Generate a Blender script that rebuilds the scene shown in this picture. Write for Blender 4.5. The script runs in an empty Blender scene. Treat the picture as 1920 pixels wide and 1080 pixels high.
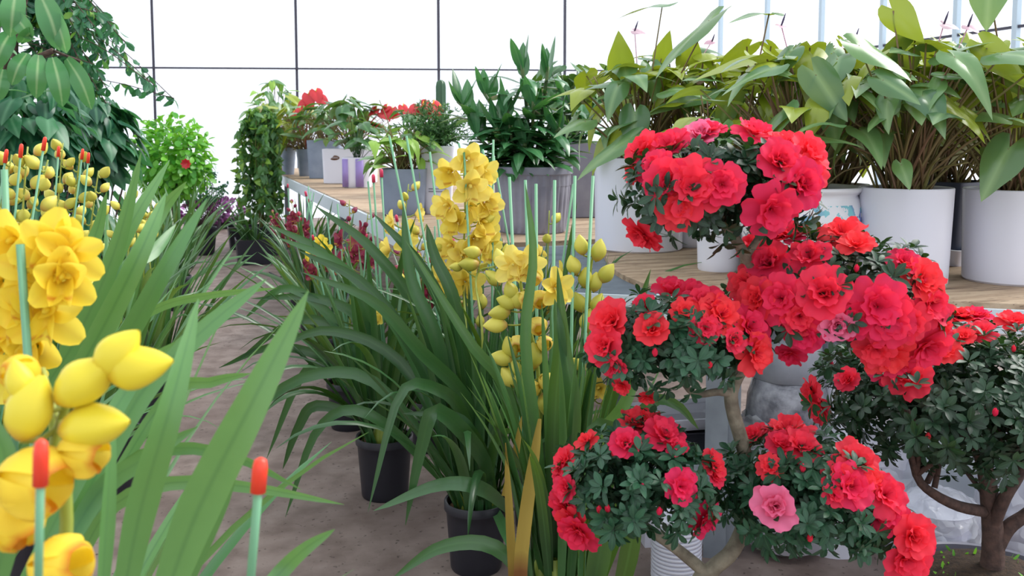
import bpy, math, random
import numpy as np
from mathutils import Vector, Matrix, noise

# ------------------------------------------------------------------ scene, camera, light
S = bpy.context.scene
COL = S.collection
F = 1750.0
YAW, PITCH, SH, H = math.radians(19), math.radians(4.9), -0.0729, 1.25
cam_d = bpy.data.cameras.new('camera')
cam = bpy.data.objects.new('camera', cam_d); COL.objects.link(cam)
cam_d.sensor_width = 36; cam_d.lens = 36 * F / 1920; cam_d.shift_y = SH
cam_d.clip_start = 0.05; cam_d.clip_end = 120
cam.location = (0, 0, H); cam.rotation_euler = (math.pi/2 - PITCH, 0, -YAW)
cam_d.dof.use_dof = True; cam_d.dof.focus_distance = 2.3; cam_d.dof.aperture_fstop = 10
S.camera = cam
S.view_settings.view_transform = 'Standard'; S.view_settings.look = 'None'
S.view_settings.gamma = 1; S.view_settings.use_curve_mapping = False
S.view_settings.exposure = 0.35
S.cycles.use_denoising = True
S.cycles.max_bounces = 8; S.cycles.diffuse_bounces = 4; S.cycles.glossy_bounces = 2
S.cycles.transmission_bounces = 6; S.cycles.transparent_max_bounces = 8
S.cycles.caustics_reflective = False; S.cycles.caustics_refractive = False
W = bpy.data.worlds.new('world'); S.world = W; W.use_nodes = True
WN = W.node_tree.nodes; WN['Background'].inputs[0].default_value = (0.90, 0.94, 1.0, 1)
WN['Background'].inputs[1].default_value = 1.15
sun_d = bpy.data.lights.new('sun', 'SUN'); sun_d.energy = 2.8; sun_d.angle = math.radians(35)
sun_d.color = (1.0, 0.97, 0.92)
sun = bpy.data.objects.new('sun', sun_d); COL.objects.link(sun)
sun.location = (5, 2, 8)
sun.rotation_euler = Vector((-0.85, -0.05, -0.85)).to_track_quat('-Z', 'Y').to_euler()

CP = Vector((0, 0, H))
RM = cam.rotation_euler.to_matrix()
FWD = Vector((math.sin(YAW), math.cos(YAW), 0))
RIGHT = Vector((math.cos(YAW), -math.sin(YAW), 0))
UP = Vector((0, 0, 1))
def ray(px, py):
    return RM @ Vector(((px-960)/F, (540-py)/F + SH*1920/F, -1))
def P(px, py, D):
    r = ray(px, py); return CP + r * (D / r.dot(FWD))
def G(px, py, z=0.0):
    r = ray(px, py); return CP + r * ((z - H) / r.z)
def push(q,d):
    h=Vector((q.x-CP.x,q.y-CP.y,0)).normalized(); return q+h*d
def dep(p): return (p - CP).dot(FWD)
def wpx(n, D): return n * D / F          # size of n pixels at depth D

# ------------------------------------------------------------------ materials
def lin(h):
    h = h.lstrip('#'); o = []
    for i in (0, 2, 4):
        c = int(h[i:i+2], 16)/255
        o.append(c/12.92 if c <= .04045 else ((c+.055)/1.055)**2.4)
    return (*o, 1)
MATS = {}
class NT:
    def __init__(s, name):
        s.m = bpy.data.materials.new(name); s.m.use_nodes = True
        s.t = s.m.node_tree; s.n = s.t.nodes; s.b = s.n['Principled BSDF']; s.out = s.n['Material Output']
        MATS[name] = s.m
    def add(s, ty, **k):
        n = s.n.new(ty)
        for a, v in k.items(): setattr(n, a, v)
        return n
    def link(s, a, b): s.t.links.new(a, b)
    def attr(s, name):
        return s.add('ShaderNodeAttribute', attribute_name=name).outputs['Fac']
    def math(s, op, a, b=None, clamp=False):
        n = s.add('ShaderNodeMath', operation=op); n.use_clamp = clamp
        for i, v in enumerate((a, b)):
            if v is None: continue
            if isinstance(v, (int, float)): n.inputs[i].default_value = v
            else: s.link(v, n.inputs[i])
        return n.outputs[0]
    def mix(s, f, a, b):
        n = s.add('ShaderNodeMix', data_type='RGBA')
        for i, v in ((0, f), (6, a), (7, b)):
            if isinstance(v, (int, float, tuple)): n.inputs[i].default_value = v
            else: s.link(v, n.inputs[i])
        return n.outputs[2]
    def ramp(s, f, stops):
        n = s.add('ShaderNodeValToRGB'); e = n.color_ramp.elements
        while len(e) < len(stops): e.new(.5)
        for el, (p, c) in zip(e, stops): el.position = p; el.color = c
        s.link(f, n.inputs[0]); return n.outputs[0]
    def noise(s, scale, detail=3, obj=True, vec=None):
        n = s.add('ShaderNodeTexNoise'); n.inputs['Scale'].default_value = scale; n.inputs['Detail'].default_value = detail
        if vec is None:
            tc = s.add('ShaderNodeTexCoord'); vec = tc.outputs['Object']
        s.link(vec, n.inputs['Vector']); return n.outputs['Fac']
    def bump(s, h, strength=.3, dist=.01):
        n = s.add('ShaderNodeBump'); n.inputs['Strength'].default_value = strength; n.inputs['Distance'].default_value = dist
        s.link(h, n.inputs['Height']); s.link(n.outputs[0], s.b.inputs['Normal'])
def leaf_mat(name, c1, c2, c3=None, rib=None, rough=.42, trans=.3, tcol=None, spec=.5, objrand=False):
    """c1..c2 by per-leaf chance (attribute r); c3 by mask m; rib lightens the midrib (attribute u)"""
    s = NT(name)
    r = s.attr('r')
    if objrand:
        oi = s.add('ShaderNodeObjectInfo'); r = oi.outputs['Random']
    col = s.mix(r, lin(c1), lin(c2))
    nz = s.noise(60, 2)
    col = s.mix(s.math('MULTIPLY', nz, .25), col, lin(c1))
    if rib:
        a = s.math('ABSOLUTE', s.attr('u'))
        f = s.math('SUBTRACT', 1.0, s.math('MULTIPLY', a, 5.0), clamp=True)
        col = s.mix(s.math('MULTIPLY', f, .6), col, lin(rib))
    if c3: col = s.mix(s.attr('m'), col, lin(c3))
    s.link(col, s.b.inputs['Base Color'])
    s.b.inputs['Roughness'].default_value = rough
    s.b.inputs['Specular IOR Level'].default_value = spec
    if trans:
        tr = s.add('ShaderNodeBsdfTranslucent')
        if tcol: tr.inputs[0].default_value = lin(tcol)
        else: s.link(col, tr.inputs[0])
        mx = s.add('ShaderNodeMixShader'); mx.inputs[0].default_value = trans
        s.link(s.b.outputs[0], mx.inputs[1]); s.link(tr.outputs[0], mx.inputs[2]); s.link(mx.outputs[0], s.out.inputs[0])
    return s.m
def plain(name, c, rough=.5, metal=0, c2=None, scale=30, bump=0, spec=.5):
    s = NT(name)
    if c2:
        col = s.ramp(s.noise(scale, 5), [(.35, lin(c)), (.7, lin(c2))]); s.link(col, s.b.inputs['Base Color'])
    else: s.b.inputs['Base Color'].default_value = lin(c)
    s.b.inputs['Roughness'].default_value = rough; s.b.inputs['Metallic'].default_value = metal
    s.b.inputs['Specular IOR Level'].default_value = spec
    if bump: s.bump(s.noise(scale*3, 4), bump, .004)
    return s.m

M_strap = leaf_mat('strap_leaf', '#294f2a', '#50804a', rib='#4f7d48', rough=.3, spec=.6, trans=.14, tcol='#8fb838')
M_strapB = leaf_mat('strap_leaf_bright', '#376f42', '#67975a', c3='#b8bc58', rib='#3f7048', rough=.32, spec=.6, trans=.2, tcol='#8fbc50')
M_strapD = leaf_mat('strap_leaf_dark', '#284f2c', '#4a7848', rib='#3f6a3a', rough=.28, spec=.6, trans=.12, tcol='#6d9a30')
M_dry = leaf_mat('dry_leaf', '#b9a04a', '#a98f3c', c3='#8a5a30', rough=.7, trans=.15)
M_stalk = leaf_mat('flower_stalk', '#8a9a3e', '#a3a94a', rough=.5, trans=0)
M_yel = leaf_mat('yellow_petal', '#eed854', '#f5e480', c3='#b0561e', rough=.5, trans=.35, tcol='#fdea78', spec=.3, objrand=True)
M_yelF = leaf_mat('bright_yellow_petal', '#f8d838', '#fce858', c3='#c84018', rough=.5, trans=.4, tcol='#fff066', spec=.3, objrand=True)
M_bud = leaf_mat('yellow_bud', '#c6c04c', '#e6da62', c3='#c58a5a', rough=.42, trans=.12, spec=.4, objrand=True)
M_budB = leaf_mat('bright_yellow_bud', '#eedc38', '#f5e64c', c3='#d09a28', rough=.42, trans=.15, spec=.4, objrand=True)
M_mag = leaf_mat('maroon_petal', '#8a2a4a', '#a83a58', c3='#e8c850', rough=.5, trans=.2, objrand=True)
M_red = leaf_mat('azalea_petal', '#ea3064', '#ff4a4a', c3='#d0143c', rough=.6, trans=.34, tcol='#ff4050', spec=.2, objrand=True)  # shaded pink to backlit orange-red painted in, picked at random per flower
M_pink = leaf_mat('azalea_petal_pink', '#f6709a', '#f684ac', c3='#e0305a', rough=.55, trans=.3, spec=.25, objrand=True)
M_aleaf = leaf_mat('azalea_leaf', '#1c3c2a', '#38654a', rib='#44704e', rough=.4, spec=.4, trans=.1, tcol='#5a8a30')
M_aleafD = leaf_mat('azalea_leaf_dark', '#172e20', '#2f5038', rib='#385a40', rough=.4, spec=.4, trans=.08, tcol='#5a8a30')
M_bark = plain('grey_bark', '#8d8674', .85, c2='#5f574a', scale=40, bump=.5)
M_barkD = plain('brown_bark', '#5a443c', .85, c2='#3b2c28', scale=60, bump=.5)
M_anth = leaf_mat('anthurium_leaf', '#3f6a48', '#6a945c', c3='#8f9f34', rib='#8fae7a', rough=.27, trans=.2, tcol='#b4c430', spec=.6)
M_anthD = leaf_mat('anthurium_leaf_dark', '#2f5a34', '#4f7d4c', rib='#6a9a60', rough=.3, trans=.18, tcol='#7fae3a')
M_stem = leaf_mat('leaf_stem', '#77733f', '#7d5a48', rough=.55, trans=0)
M_spathe = leaf_mat('pale_spathe', '#e8c9d8', '#d9a9c0', rough=.4, trans=.3)
M_rspathe = leaf_mat('red_spathe', '#c8202c', '#e04a50', rough=.28, trans=.15, objrand=True)
M_spadix = plain('dark_spadix', '#3c3050', .5)
M_dra = leaf_mat('cane_plant_leaf', '#2a5a36', '#4f8a58', rib='#6a9f68', rough=.24, spec=.7, trans=.18, tcol='#5fa040')
M_cane = plain('green_cane', '#3f5a30', .5, c2='#5a6a3a')
M_vine = leaf_mat('vine_leaf', '#33613a', '#5f9050', c3='#8fb84a', rib='#6a9a60', rough=.35, trans=.25, tcol='#8fc050')
M_bush = leaf_mat('bush_leaf', '#3f8f2e', '#7cc23a', rough=.4, trans=.35, tcol='#8fd040')
M_tree = leaf_mat('tree_leaf', '#1f5240', '#3f7d50', c3='#7aa83a', rib='#6a9f78', rough=.35, trans=.22, tcol='#5fae60')
M_big = leaf_mat('rubber_leaf', '#3f7a4a', '#5f9a60', rib='#b8cf9a', rough=.3, trans=.25, tcol='#6fb050')
M_fern = leaf_mat('fern_leaf', '#2f5a34', '#5f8f4a', rough=.5, trans=.2)
M_purp = leaf_mat('purple_leaf', '#5a2a4a', '#b06ab0', rough=.5, trans=.2)
M_stake = plain('green_stake', '#6fa680', .45)
M_cap = plain('red_cap', '#f0442c', .4)
M_capP = plain('pink_cap', '#d83a60', .4)
M_pot = plain('black_plastic', '#23232c', .42)
M_soil = plain('soil', '#4a382a', .95, c2='#2a2018', scale=70, bump=1)
M_bark2 = plain('bark_chips', '#7a5a40', .95, c2='#3f2c20', scale=60, bump=1)
M_white = plain('white_ceramic', '#e2e3f0', .32)
M_greyp = plain('grey_ceramic', '#7f7f8f', .5, c2='#8f8f9d', scale=12)
M_blueg = plain('blue_grey_ceramic', '#7d8aa0', .4, c2='#8f9bb0', scale=8)
M_slate = plain('slate_pot', '#2d3448', .45)
M_teal = plain('teal_pot', '#3a5a6a', .35)
M_brown = plain('brown_pot', '#6a4a3a', .5)
M_galv = plain('galvanised', '#9aa4ae', .42, metal=.35, c2='#8a939d', scale=15)
M_beam = plain('white_painted_metal', '#d3dde6', .4)
M_dark = plain('dark_metal', '#3a3846', .5)
M_hazypost = plain('hazy_pale_metal', '#b9cbd6', .5)  # painted-in haze and overexposure turn the whitish side posts pale blue-grey
M_lilac = plain('lilac_stripe', '#9a86c8', .4)

# floor: worn concrete
s = NT('worn_concrete')
tc = s.add('ShaderNodeTexCoord')
n1 = s.noise(1.3, 6, vec=tc.outputs['Object']); n2 = s.noise(9, 8, vec=tc.outputs['Object']); n3 = s.noise(45, 3, vec=tc.outputs['Object'])
c = s.ramp(n1, [(.3, lin('#756560')), (.52, lin('#93837c')), (.75, lin('#a3938c'))])
c = s.mix(s.ramp(n2, [(.38, (0,0,0,1)), (.66, (.75,.75,.75,1))]), c, lin('#685750'))
c = s.mix(s.ramp(n3, [(.63, (0,0,0,1)), (.70, (.85,.85,.85,1))]), c, lin('#483c36'))
s.link(c, s.b.inputs['Base Color']); s.b.inputs['Roughness'].default_value = .8
s.bump(n2, .3, .01); M_floor = s.m
# film of the greenhouse walls: lets daylight through
s = NT('greenhouse_film')
tr = s.add('ShaderNodeBsdfTranslucent'); tr.inputs[0].default_value = (.93, .94, .97, 1)
tp = s.add('ShaderNodeBsdfTransparent'); tp.inputs[0].default_value = (.97, .98, 1, 1)
mx = s.add('ShaderNodeMixShader'); mx.inputs[0].default_value = .3
s.link(tp.outputs[0], mx.inputs[1]); s.link(tr.outputs[0], mx.inputs[2]); s.link(mx.outputs[0], s.out.inputs[0]); M_film = s.m
# plywood
s = NT('weathered_plywood')
tc = s.add('ShaderNodeTexCoord'); mp = s.add('ShaderNodeMapping'); mp.inputs['Scale'].default_value = (1.2, 9, 9)
mp.inputs['Rotation'].default_value = (0, 0, math.radians(31))
s.link(tc.outputs['Object'], mp.inputs[0])
w = s.noise(3, 6, vec=mp.outputs[0]); w2 = s.noise(14, 5, vec=mp.outputs[0])
c = s.ramp(w, [(.3, lin('#6f5845')), (.48, lin('#a58d74')), (.7, lin('#bda78d'))])
c = s.mix(s.ramp(w2, [(.6, (0,0,0,1)), (.68, (.8,.8,.8,1))]), c, lin('#4a382c'))
s.link(c, s.b.inputs['Base Color']); s.b.inputs['Roughness'].default_value = .75; s.bump(w2, .3, .004); M_ply = s.m
M_slab = plain('dark_tabletop', '#6b7682', .6, c2='#59636e', scale=14)
# clear plastic
s = NT('clear_plastic')
s.b.inputs['Base Color'].default_value = (.93, .94, .97, 1); s.b.inputs['Roughness'].default_value = .1; s.b.inputs['Specular IOR Level'].default_value = .9
tp = s.add('ShaderNodeBsdfTransparent'); tp.inputs[0].default_value = (.93, .94, .97, 1)
tr = s.add('ShaderNodeBsdfTranslucent'); tr.inputs[0].default_value = (.85, .87, .92, 1)
mx = s.add('ShaderNodeMixShader'); mx.inputs[0].default_value = .4
s.link(s.b.outputs[0], mx.inputs[1]); s.link(tr.outputs[0], mx.inputs[2])
mx2 = s.add('ShaderNodeMixShader'); mx2.inputs[0].default_value = .5; s.link(mx.outputs[0], mx2.inputs[1]); s.link(tp.outputs[0], mx2.inputs[2])

vo = s.add('ShaderNodeTexVoronoi', feature='DISTANCE_TO_EDGE'); vo.inputs['Scale'].default_value = 11
tc = s.add('ShaderNodeTexCoord'); wn = s.add('ShaderNodeTexNoise'); wn.inputs['Scale'].default_value = 7; s.link(tc.outputs['Object'], wn.inputs['Vector'])
va = s.add('ShaderNodeVectorMath', operation='MULTIPLY_ADD'); s.link(wn.outputs['Color'], va.inputs[0]); va.inputs[1].default_value = (.25, .25, .25); s.link(tc.outputs['Object'], va.inputs[2])
s.link(va.outputs[0], vo.inputs['Vector']); s.bump(vo.outputs['Distance'], .9, .06); s.link(mx2.outputs[0], s.out.inputs[0]); M_plastic = s.m
M_sack = plain('grey_sheeting', '#c2c7d4', .3, c2='#a5abba', scale=10, bump=.3)
M_sackD = plain('dark_sheeting', '#6a6b76', .2, c2='#b4b6c0', scale=22, bump=.8)
# porcelain with painted flowers above and a lattice below
s = NT('painted_porcelain')
tc = s.add('ShaderNodeTexCoord'); sp = s.add('ShaderNodeSeparateXYZ'); s.link(tc.outputs['Object'], sp.inputs[0])
z = sp.outputs['Z']
ang = s.math('ARCTAN2', sp.outputs['Y'], sp.outputs['X'])
a1 = s.math('ADD', s.math('MULTIPLY', ang, 7.0), s.math('MULTIPLY', z, 55.0))
a2 = s.math('SUBTRACT', s.math('MULTIPLY', ang, 7.0), s.math('MULTIPLY', z, 55.0))
l1 = s.math('GREATER_THAN', s.math('ABSOLUTE', s.math('SINE', s.math('MULTIPLY', a1, 1.5))), .94)
l2 = s.math('GREATER_THAN', s.math('ABSOLUTE', s.math('SINE', s.math('MULTIPLY', a2, 1.5))), .94)
lat = s.math('MULTIPLY', s.math('MAXIMUM', l1, l2), s.math('LESS_THAN', z, .145))
band = s.math('MULTIPLY', s.math('GREATER_THAN', z, .165), s.math('LESS_THAN', z, .235))
bl = s.noise(42, 4, vec=tc.outputs['Object']); hue = s.noise(9, 1, vec=tc.outputs['Object'])
pc = s.ramp(hue, [(.42, lin('#3f5fae')), (.52, lin('#5fc0cc'))])
pm = s.math('MULTIPLY', band, s.math('GREATER_THAN', bl, .52))
c = s.mix(lat, lin('#e6e6ec'), lin('#8f8f9f')); c = s.mix(s.math('MULTIPLY', pm, .85), c, pc)
s.link(c, s.b.inputs['Base Color']); s.b.inputs['Roughness'].default_value = .2; M_porc = s.m

# ------------------------------------------------------------------ mesh helpers
RNG = random.Random(7)
ORG = {}
class MB:
    def __init__(s): s.v=[]; s.f=[]; s.u=[]; s.t=[]; s.r=[]; s.m=[]
    def add(s, vs, fs, u=None, t=None, r=0.0, m=None):
        o = len(s.v); n = len(vs)
        s.v.extend(vs); s.f.extend([tuple(i+o for i in f) for f in fs])
        s.u.extend(u if u is not None else [1.0]*n); s.t.extend(t if t is not None else [0.0]*n)
        s.r.extend([r]*n); s.m.extend(m if m is not None else [0.0]*n)
    def mesh(s, name, mat, off=(0,0,0), smooth=True):
        me = bpy.data.meshes.new(name)
        off = Vector(off)
        me.from_pydata([tuple(Vector(v)-off) for v in s.v], [], s.f)
        for k, arr in (('u', s.u), ('t', s.t), ('r', s.r), ('m', s.m)):
            a = me.attributes.new(k, 'FLOAT', 'POINT'); a.data.foreach_set('value', np.array(arr, dtype=np.float32))
        if smooth: me.polygons.foreach_set('use_smooth', [True]*len(me.polygons))
        for mm in (mat if isinstance(mat, (list, tuple)) else [mat]): me.materials.append(mm)
        me.update(); return me
def thing(name, label, cat, loc=(0,0,0), group=None, rotz=0):
    o = bpy.data.objects.new(name, None); COL.objects.link(o); o.location = loc; o.empty_display_size = .1
    o['label'] = label; o['category'] = cat
    if group: o['group'] = group
    ORG[o.name] = Vector(loc); return o
def part(name, mb, mat, parent, smooth=True, label=None, sharp=None):
    org = ORG[parent.name]
    me = mb.mesh(name, mat, org, smooth)
    if sharp: me.set_sharp_from_angle(angle=math.radians(sharp))
    o = bpy.data.objects.new(name, me); COL.objects.link(o); o.parent = parent; ORG[o.name] = org
    if label: o['label'] = label
    return o
def solo(name, mb, mat, label=None, cat=None, group=None, kind=None, org=(0,0,0), smooth=True, sharp=35):
    me = mb.mesh(name, mat, org, smooth)
    if smooth and sharp: me.set_sharp_from_angle(angle=math.radians(sharp))
    o = bpy.data.objects.new(name, me); COL.objects.link(o); o.location = org; ORG[o.name] = Vector(org)
    if label: o['label'] = label
    if cat: o['category'] = cat
    if group: o['group'] = group
    if kind: o['kind'] = kind
    return o
def inst(name, me, parent, M):
    o = bpy.data.objects.new(name, me); COL.objects.link(o); o.parent = parent
    o.matrix_local = Matrix.Translation(-ORG[parent.name]) @ M; ORG[o.name] = ORG[parent.name]
    return o
def frame(z, up=None, roll=0):
    z = Vector(z).normalized(); up = Vector(up) if up is not None else UP
    x = up.cross(z)
    if x.length < 1e-3: x = Vector((1,0,0)).cross(z)
    x.normalize(); y = z.cross(x)
    m = Matrix((x, y, z)).transposed()
    return m @ Matrix.Rotation(roll, 3, 'Z')
def TRS(p, R, s): return Matrix.Translation(p) @ R.to_4x4() @ Matrix.Scale(s, 4)
def box(mb, x0, x1, y0, y1, z0, z1, M=None):
    vs = [Vector((x, y, z)) for z in (z0, z1) for y in (y0, y1) for x in (x0, x1)]
    if M: vs = [M @ v for v in vs]
    mb.add(vs, [(0,2,3,1),(4,5,7,6),(0,1,5,4),(2,6,7,3),(0,4,6,2),(1,3,7,5)])
def tube(mb, pts, rad, n=6, r=0.0, cap=True, m=None):
    pts = [Vector(p) for p in pts]
    if not isinstance(rad, (list, tuple)): rad = [rad]*len(pts)
    vs=[]; ts=[]; ref=None
    for i, p in enumerate(pts):
        T = (pts[min(i+1, len(pts)-1)] - pts[max(i-1, 0)]).normalized()
        if ref is None: ref = T.cross(Vector((.3,.5,.81))).normalized()
        ref = (ref - T*ref.dot(T)).normalized(); B = T.cross(ref)
        for k in range(n):
            a = 2*math.pi*k/n; vs.append(p + (ref*math.cos(a) + B*math.sin(a))*rad[i]); ts.append(i/max(1, len(pts)-1))
    fs = [(i*n+k, i*n+(k+1)%n, (i+1)*n+(k+1)%n, (i+1)*n+k) for i in range(len(pts)-1) for k in range(n)]
    if cap: fs += [tuple(range(n-1, -1, -1)), tuple((len(pts)-1)*n+k for k in range(n))]
    mb.add(vs, fs, t=ts, r=r, m=[m]*len(vs) if m is not None else None)
def lathe(mb, prof, n=40, c=(0,0,0), fn=None, close=True):
    vs=[]; c = Vector(c)
    for (rr, z) in prof:
        for k in range(n):
            a = 2*math.pi*k/n; q = rr*(fn(a, z) if fn else 1)
            vs.append(c + Vector((q*math.cos(a), q*math.sin(a), z)))
    fs = [(i*n+k, i*n+(k+1)%n, (i+1)*n+(k+1)%n, (i+1)*n+k) for i in range(len(prof)-1) for k in range(n)]
    if close: fs.append(tuple(range(n-1, -1, -1)))
    mb.add(vs, fs)
def disc(mb, c, r, n=32, bumpy=.004, seed=1):
    c = Vector(c); vs=[c.copy()]; fs=[]; rn = random.Random(seed); R=6
    for j in range(1, R+1):
        for k in range(n):
            a = 2*math.pi*k/n
            vs.append(c + Vector((r*j/R*math.cos(a), r*j/R*math.sin(a), rn.uniform(-1,1)*bumpy if j < R else 0)))
    fs += [(0, 1+k, 1+(k+1)%n) for k in range(n)]
    for j in range(R-1):
        fs += [(1+j*n+k, 1+(j+1)*n+k, 1+(j+1)*n+(k+1)%n, 1+j*n+(k+1)%n) for k in range(n)]
    mb.add(vs, fs)
def catmull(pts, n=12):
    pts = [Vector(p) for p in pts]
    if len(pts) == 2: return [pts[0].lerp(pts[1], i/n) for i in range(n+1)]
    q = [pts[0]*2-pts[1]] + pts + [pts[-1]*2-pts[-2]]; out=[]
    m = len(pts)-1
    for i in range(n+1):
        x = i/n*m; k = min(int(x), m-1); t = x-k; a,b,c,d = q[k:k+4]
        out.append(.5*((2*b)+(c-a)*t+(2*a-5*b+4*c-d)*t*t+(3*b-a-3*c+d)*t**3))
    return out

# ---- leaves
def strap_prof(t): return min(1.0, .62+1.1*t) * max(0.0, 1-t**3.2)**.75
def lance_prof(t): return max(0.0, math.sin(math.pi*min(1, t**.75)))**.8
def ribbon(mb, pts, w, prof=strap_prof, fold=.35, side=None, twist=(0,0), r=None, m=None, view=False):
    n = len(pts)-1; vs=[]; us=[]; ts=[]; ms=[]
    r = RNG.random() if r is None else r
    for i, p in enumerate(pts):
        t = i/n; T = (pts[min(i+1,n)]-pts[max(i-1,0)]).normalized()
        if view: sd = T.cross(p-CP)
        else: sd = side - T*side.dot(T)
        if sd.length < 1e-4: sd = T.cross(Vector((.6,.64,.48)))
        sd.normalize()
        sd = Matrix.Rotation(twist[0]+(twist[1]-twist[0])*t, 3, T) @ sd
        N = sd.cross(T)
        if view and N.dot(p-CP) > 0: N = -N
        hw = w*.5*max(prof(t), .02)
        vs += [p - sd*hw + N*hw*fold, p, p + sd*hw + N*hw*fold]; us += [-1,0,1]; ts += [t]*3
        ms += [m(t) if m else 0.0]*3
    fs=[]
    for i in range(n):
        b=i*3; fs += [(b,b+1,b+4,b+3),(b+1,b+2,b+5,b+4)]
    mb.add(vs, fs, us, ts, r, ms)
def arc(base, az, e0, L, droop, n=10, p=1.6, yaw=0):
    pts=[Vector(base)]
    for i in range(n):
        t=(i+.5)/n; e=e0-droop*t**p; a=az+yaw*t
        pts.append(pts[-1]+Vector((math.cos(e)*math.cos(a), math.cos(e)*math.sin(a), math.sin(e)))*(L/n))
    return pts
HEART = [(0,1.05),(5,.95),(11,.83),(20,.71),(35,.59),(55,.51),(80,.46),(108,.43),(135,.41),(158,.35),(172,.2),(180,.08)]
def heart_r(d):
    for (a,ra),(b,rb) in zip(HEART, HEART[1:]):
        if d <= b: return ra+(rb-ra)*(d-a)/(b-a)
    return .08
def heart(mb, p, R, L, wid=1.0, droop=.5, fold=.15, r=None, m=0.0, n=22):
    """heart-shaped leaf: p = where the stem joins, R columns = across, tip direction, normal"""
    vs=[Vector(p)]; us=[0.0]; ts=[0.0]; rr=(.3,.6,.85,1.0); ph=RNG.uniform(0,6)
    for j, q in enumerate(rr):
        for k in range(n):
            d = 360*k/n-180; d = 180*math.copysign(abs(d/180)**1.35,d); a=math.radians(d); rad = heart_r(abs(d))*L*q*.8
            x = rad*math.sin(a)*wid*1.12; y = rad*math.cos(a)*1.12
            z = -droop*(max(0,y)**2)/L*1.1 + fold*abs(x) - .8*x*x/L + .03*L*math.sin(3*a+ph)*q*q
            vs.append(Vector(p) + R @ Vector((x,y,z))); us.append(x/(L*.45)); ts.append(q)
    fs=[(0,1+k,1+(k+1)%n) for k in range(n)]
    for j in range(3):
        fs += [(1+j*n+k,1+(j+1)*n+k,1+(j+1)*n+(k+1)%n,1+j*n+(k+1)%n) for k in range(n)]
    mb.add(vs, fs, us, ts, RNG.random() if r is None else r, [m]*len(vs))
def leafR(tip, normal):
    y = Vector(tip).normalized(); z = Vector(normal); z = (z - y*z.dot(y))
    if z.length < 1e-3: z = y.orthogonal()
    z.normalize(); x = y.cross(z); return Matrix((x,y,z)).transposed()
def small_leaf(mb, p, d, nrm, L, w, fold=.3, curl=.15, r=None, m=0.0):
    R = leafR(d, nrm); vs=[]; us=[]; P0=Vector(p)
    for (t, h) in ((0,.06),(.35,.85),(.65,1.0),(.88,.6),(1,.05)):
        z = -curl*L*t*t; hw=w*.5*h
        for sgn in (-1,0,1): vs.append(P0 + R @ Vector((sgn*hw, t*L, z+abs(sgn)*hw*fold))); us.append(float(sgn))
    fs=[]
    for i in range(4):
        b=i*3; fs += [(b,b+1,b+4,b+3),(b+1,b+2,b+5,b+4)]
    mb.add(vs, fs, us, None, RNG.random() if r is None else r, [m]*len(vs))
def rdir(rn=None):
    rn = rn or RNG
    while True:
        v=Vector((rn.uniform(-1,1),rn.uniform(-1,1),rn.uniform(-1,1)))
        if .05 < v.length < 1: return v.normalized()

# ---- flower templates (face along +Z, up along +Y)
def petal(mb, ang, L, w, e0, curl, cup=.4, ruf=0, k=3, nu=6, nt=7, r=None, mfun=None, z0=0, prof=None, ph=0, base_r=.06):
    ca, sa = math.cos(ang), math.sin(ang); vs=[]; us=[]; ts=[]; ms=[]
    prof = prof or (lambda t: math.sin(math.pi*min(1,(.12+.8*t)))**.7 if t < .97 else .32)
    y=base_r*L; z=z0; e=e0
    rows=[]
    for i in range(nt+1):
        rows.append((y,z,e)); e=e0+curl*(i/nt); y+=L/nt*math.cos(e); z+=L/nt*math.sin(e)
    for i,(y,z,e) in enumerate(rows):
        t=i/nt; hw=w*.5*prof(t)
        for j in range(nu+1):
            u=-1+2*j/nu; x=u*hw
            q = cup*hw*u*u + ruf*L*t*t*math.sin(k*u*math.pi+ph)*(.4+.6*abs(u))
            ey=-math.sin(e)*q; ez=math.cos(e)*q
            yy=y+ey + ruf*.5*L*t*t*math.cos(2.3*k*u+ph*1.7)
            vs.append(Vector((x*ca+yy*sa, -x*sa+yy*ca, z+ez))); us.append(u); ts.append(t); ms.append(mfun(t,u) if mfun else 0)
    fs=[]
    for i in range(nt):
        for j in range(nu):
            a=i*(nu+1)+j; fs.append((a,a+1,a+nu+2,a+nu+1))
    mb.add(vs, fs, us, ts, RNG.random() if r is None else r, ms)
def cym_flower(opening, lipm=1.0, seed=0):
    rn=random.Random(seed); mb=MB(); R=math.radians; e=R(opening)
    pr=lambda t: max(.1, math.sin(math.pi*(.10+.84*t**1.15))**.65)
    cm=lambda t,u: .3*max(0,1-t*2.6)+.12*max(0,1-abs(u)*5)
    for a in (0,125,-125): petal(mb, R(a+rn.uniform(-8,8)), .050, .038, mfun=cm, e0=e+R(rn.uniform(-8,8)), curl=R(-22), cup=.5, prof=pr, z0=0)
    for a in (62,-62): petal(mb, R(a+rn.uniform(-6,6)), .047, .035, mfun=cm, e0=e+R(8+rn.uniform(-8,8)), curl=R(-8), cup=.6, prof=pr, z0=.002)
    # lip: cup below the centre with a dark red band on its edge
    petal(mb, R(180), .034, .028, e+R(18), R(-75), cup=1.3, prof=lambda t: .55+.5*math.sin(math.pi*t*.8), z0=.002,
          mfun=lambda t,u: lipm*(1.0 if .7 < t < .9 and abs(u) > .15 else 0.0), nt=10, nu=8)
    tube(mb, [(0,.004,.004),(0,.006,.016),(0,.002,.024)], [.004,.0045,.003], 6)
    return mb
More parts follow.
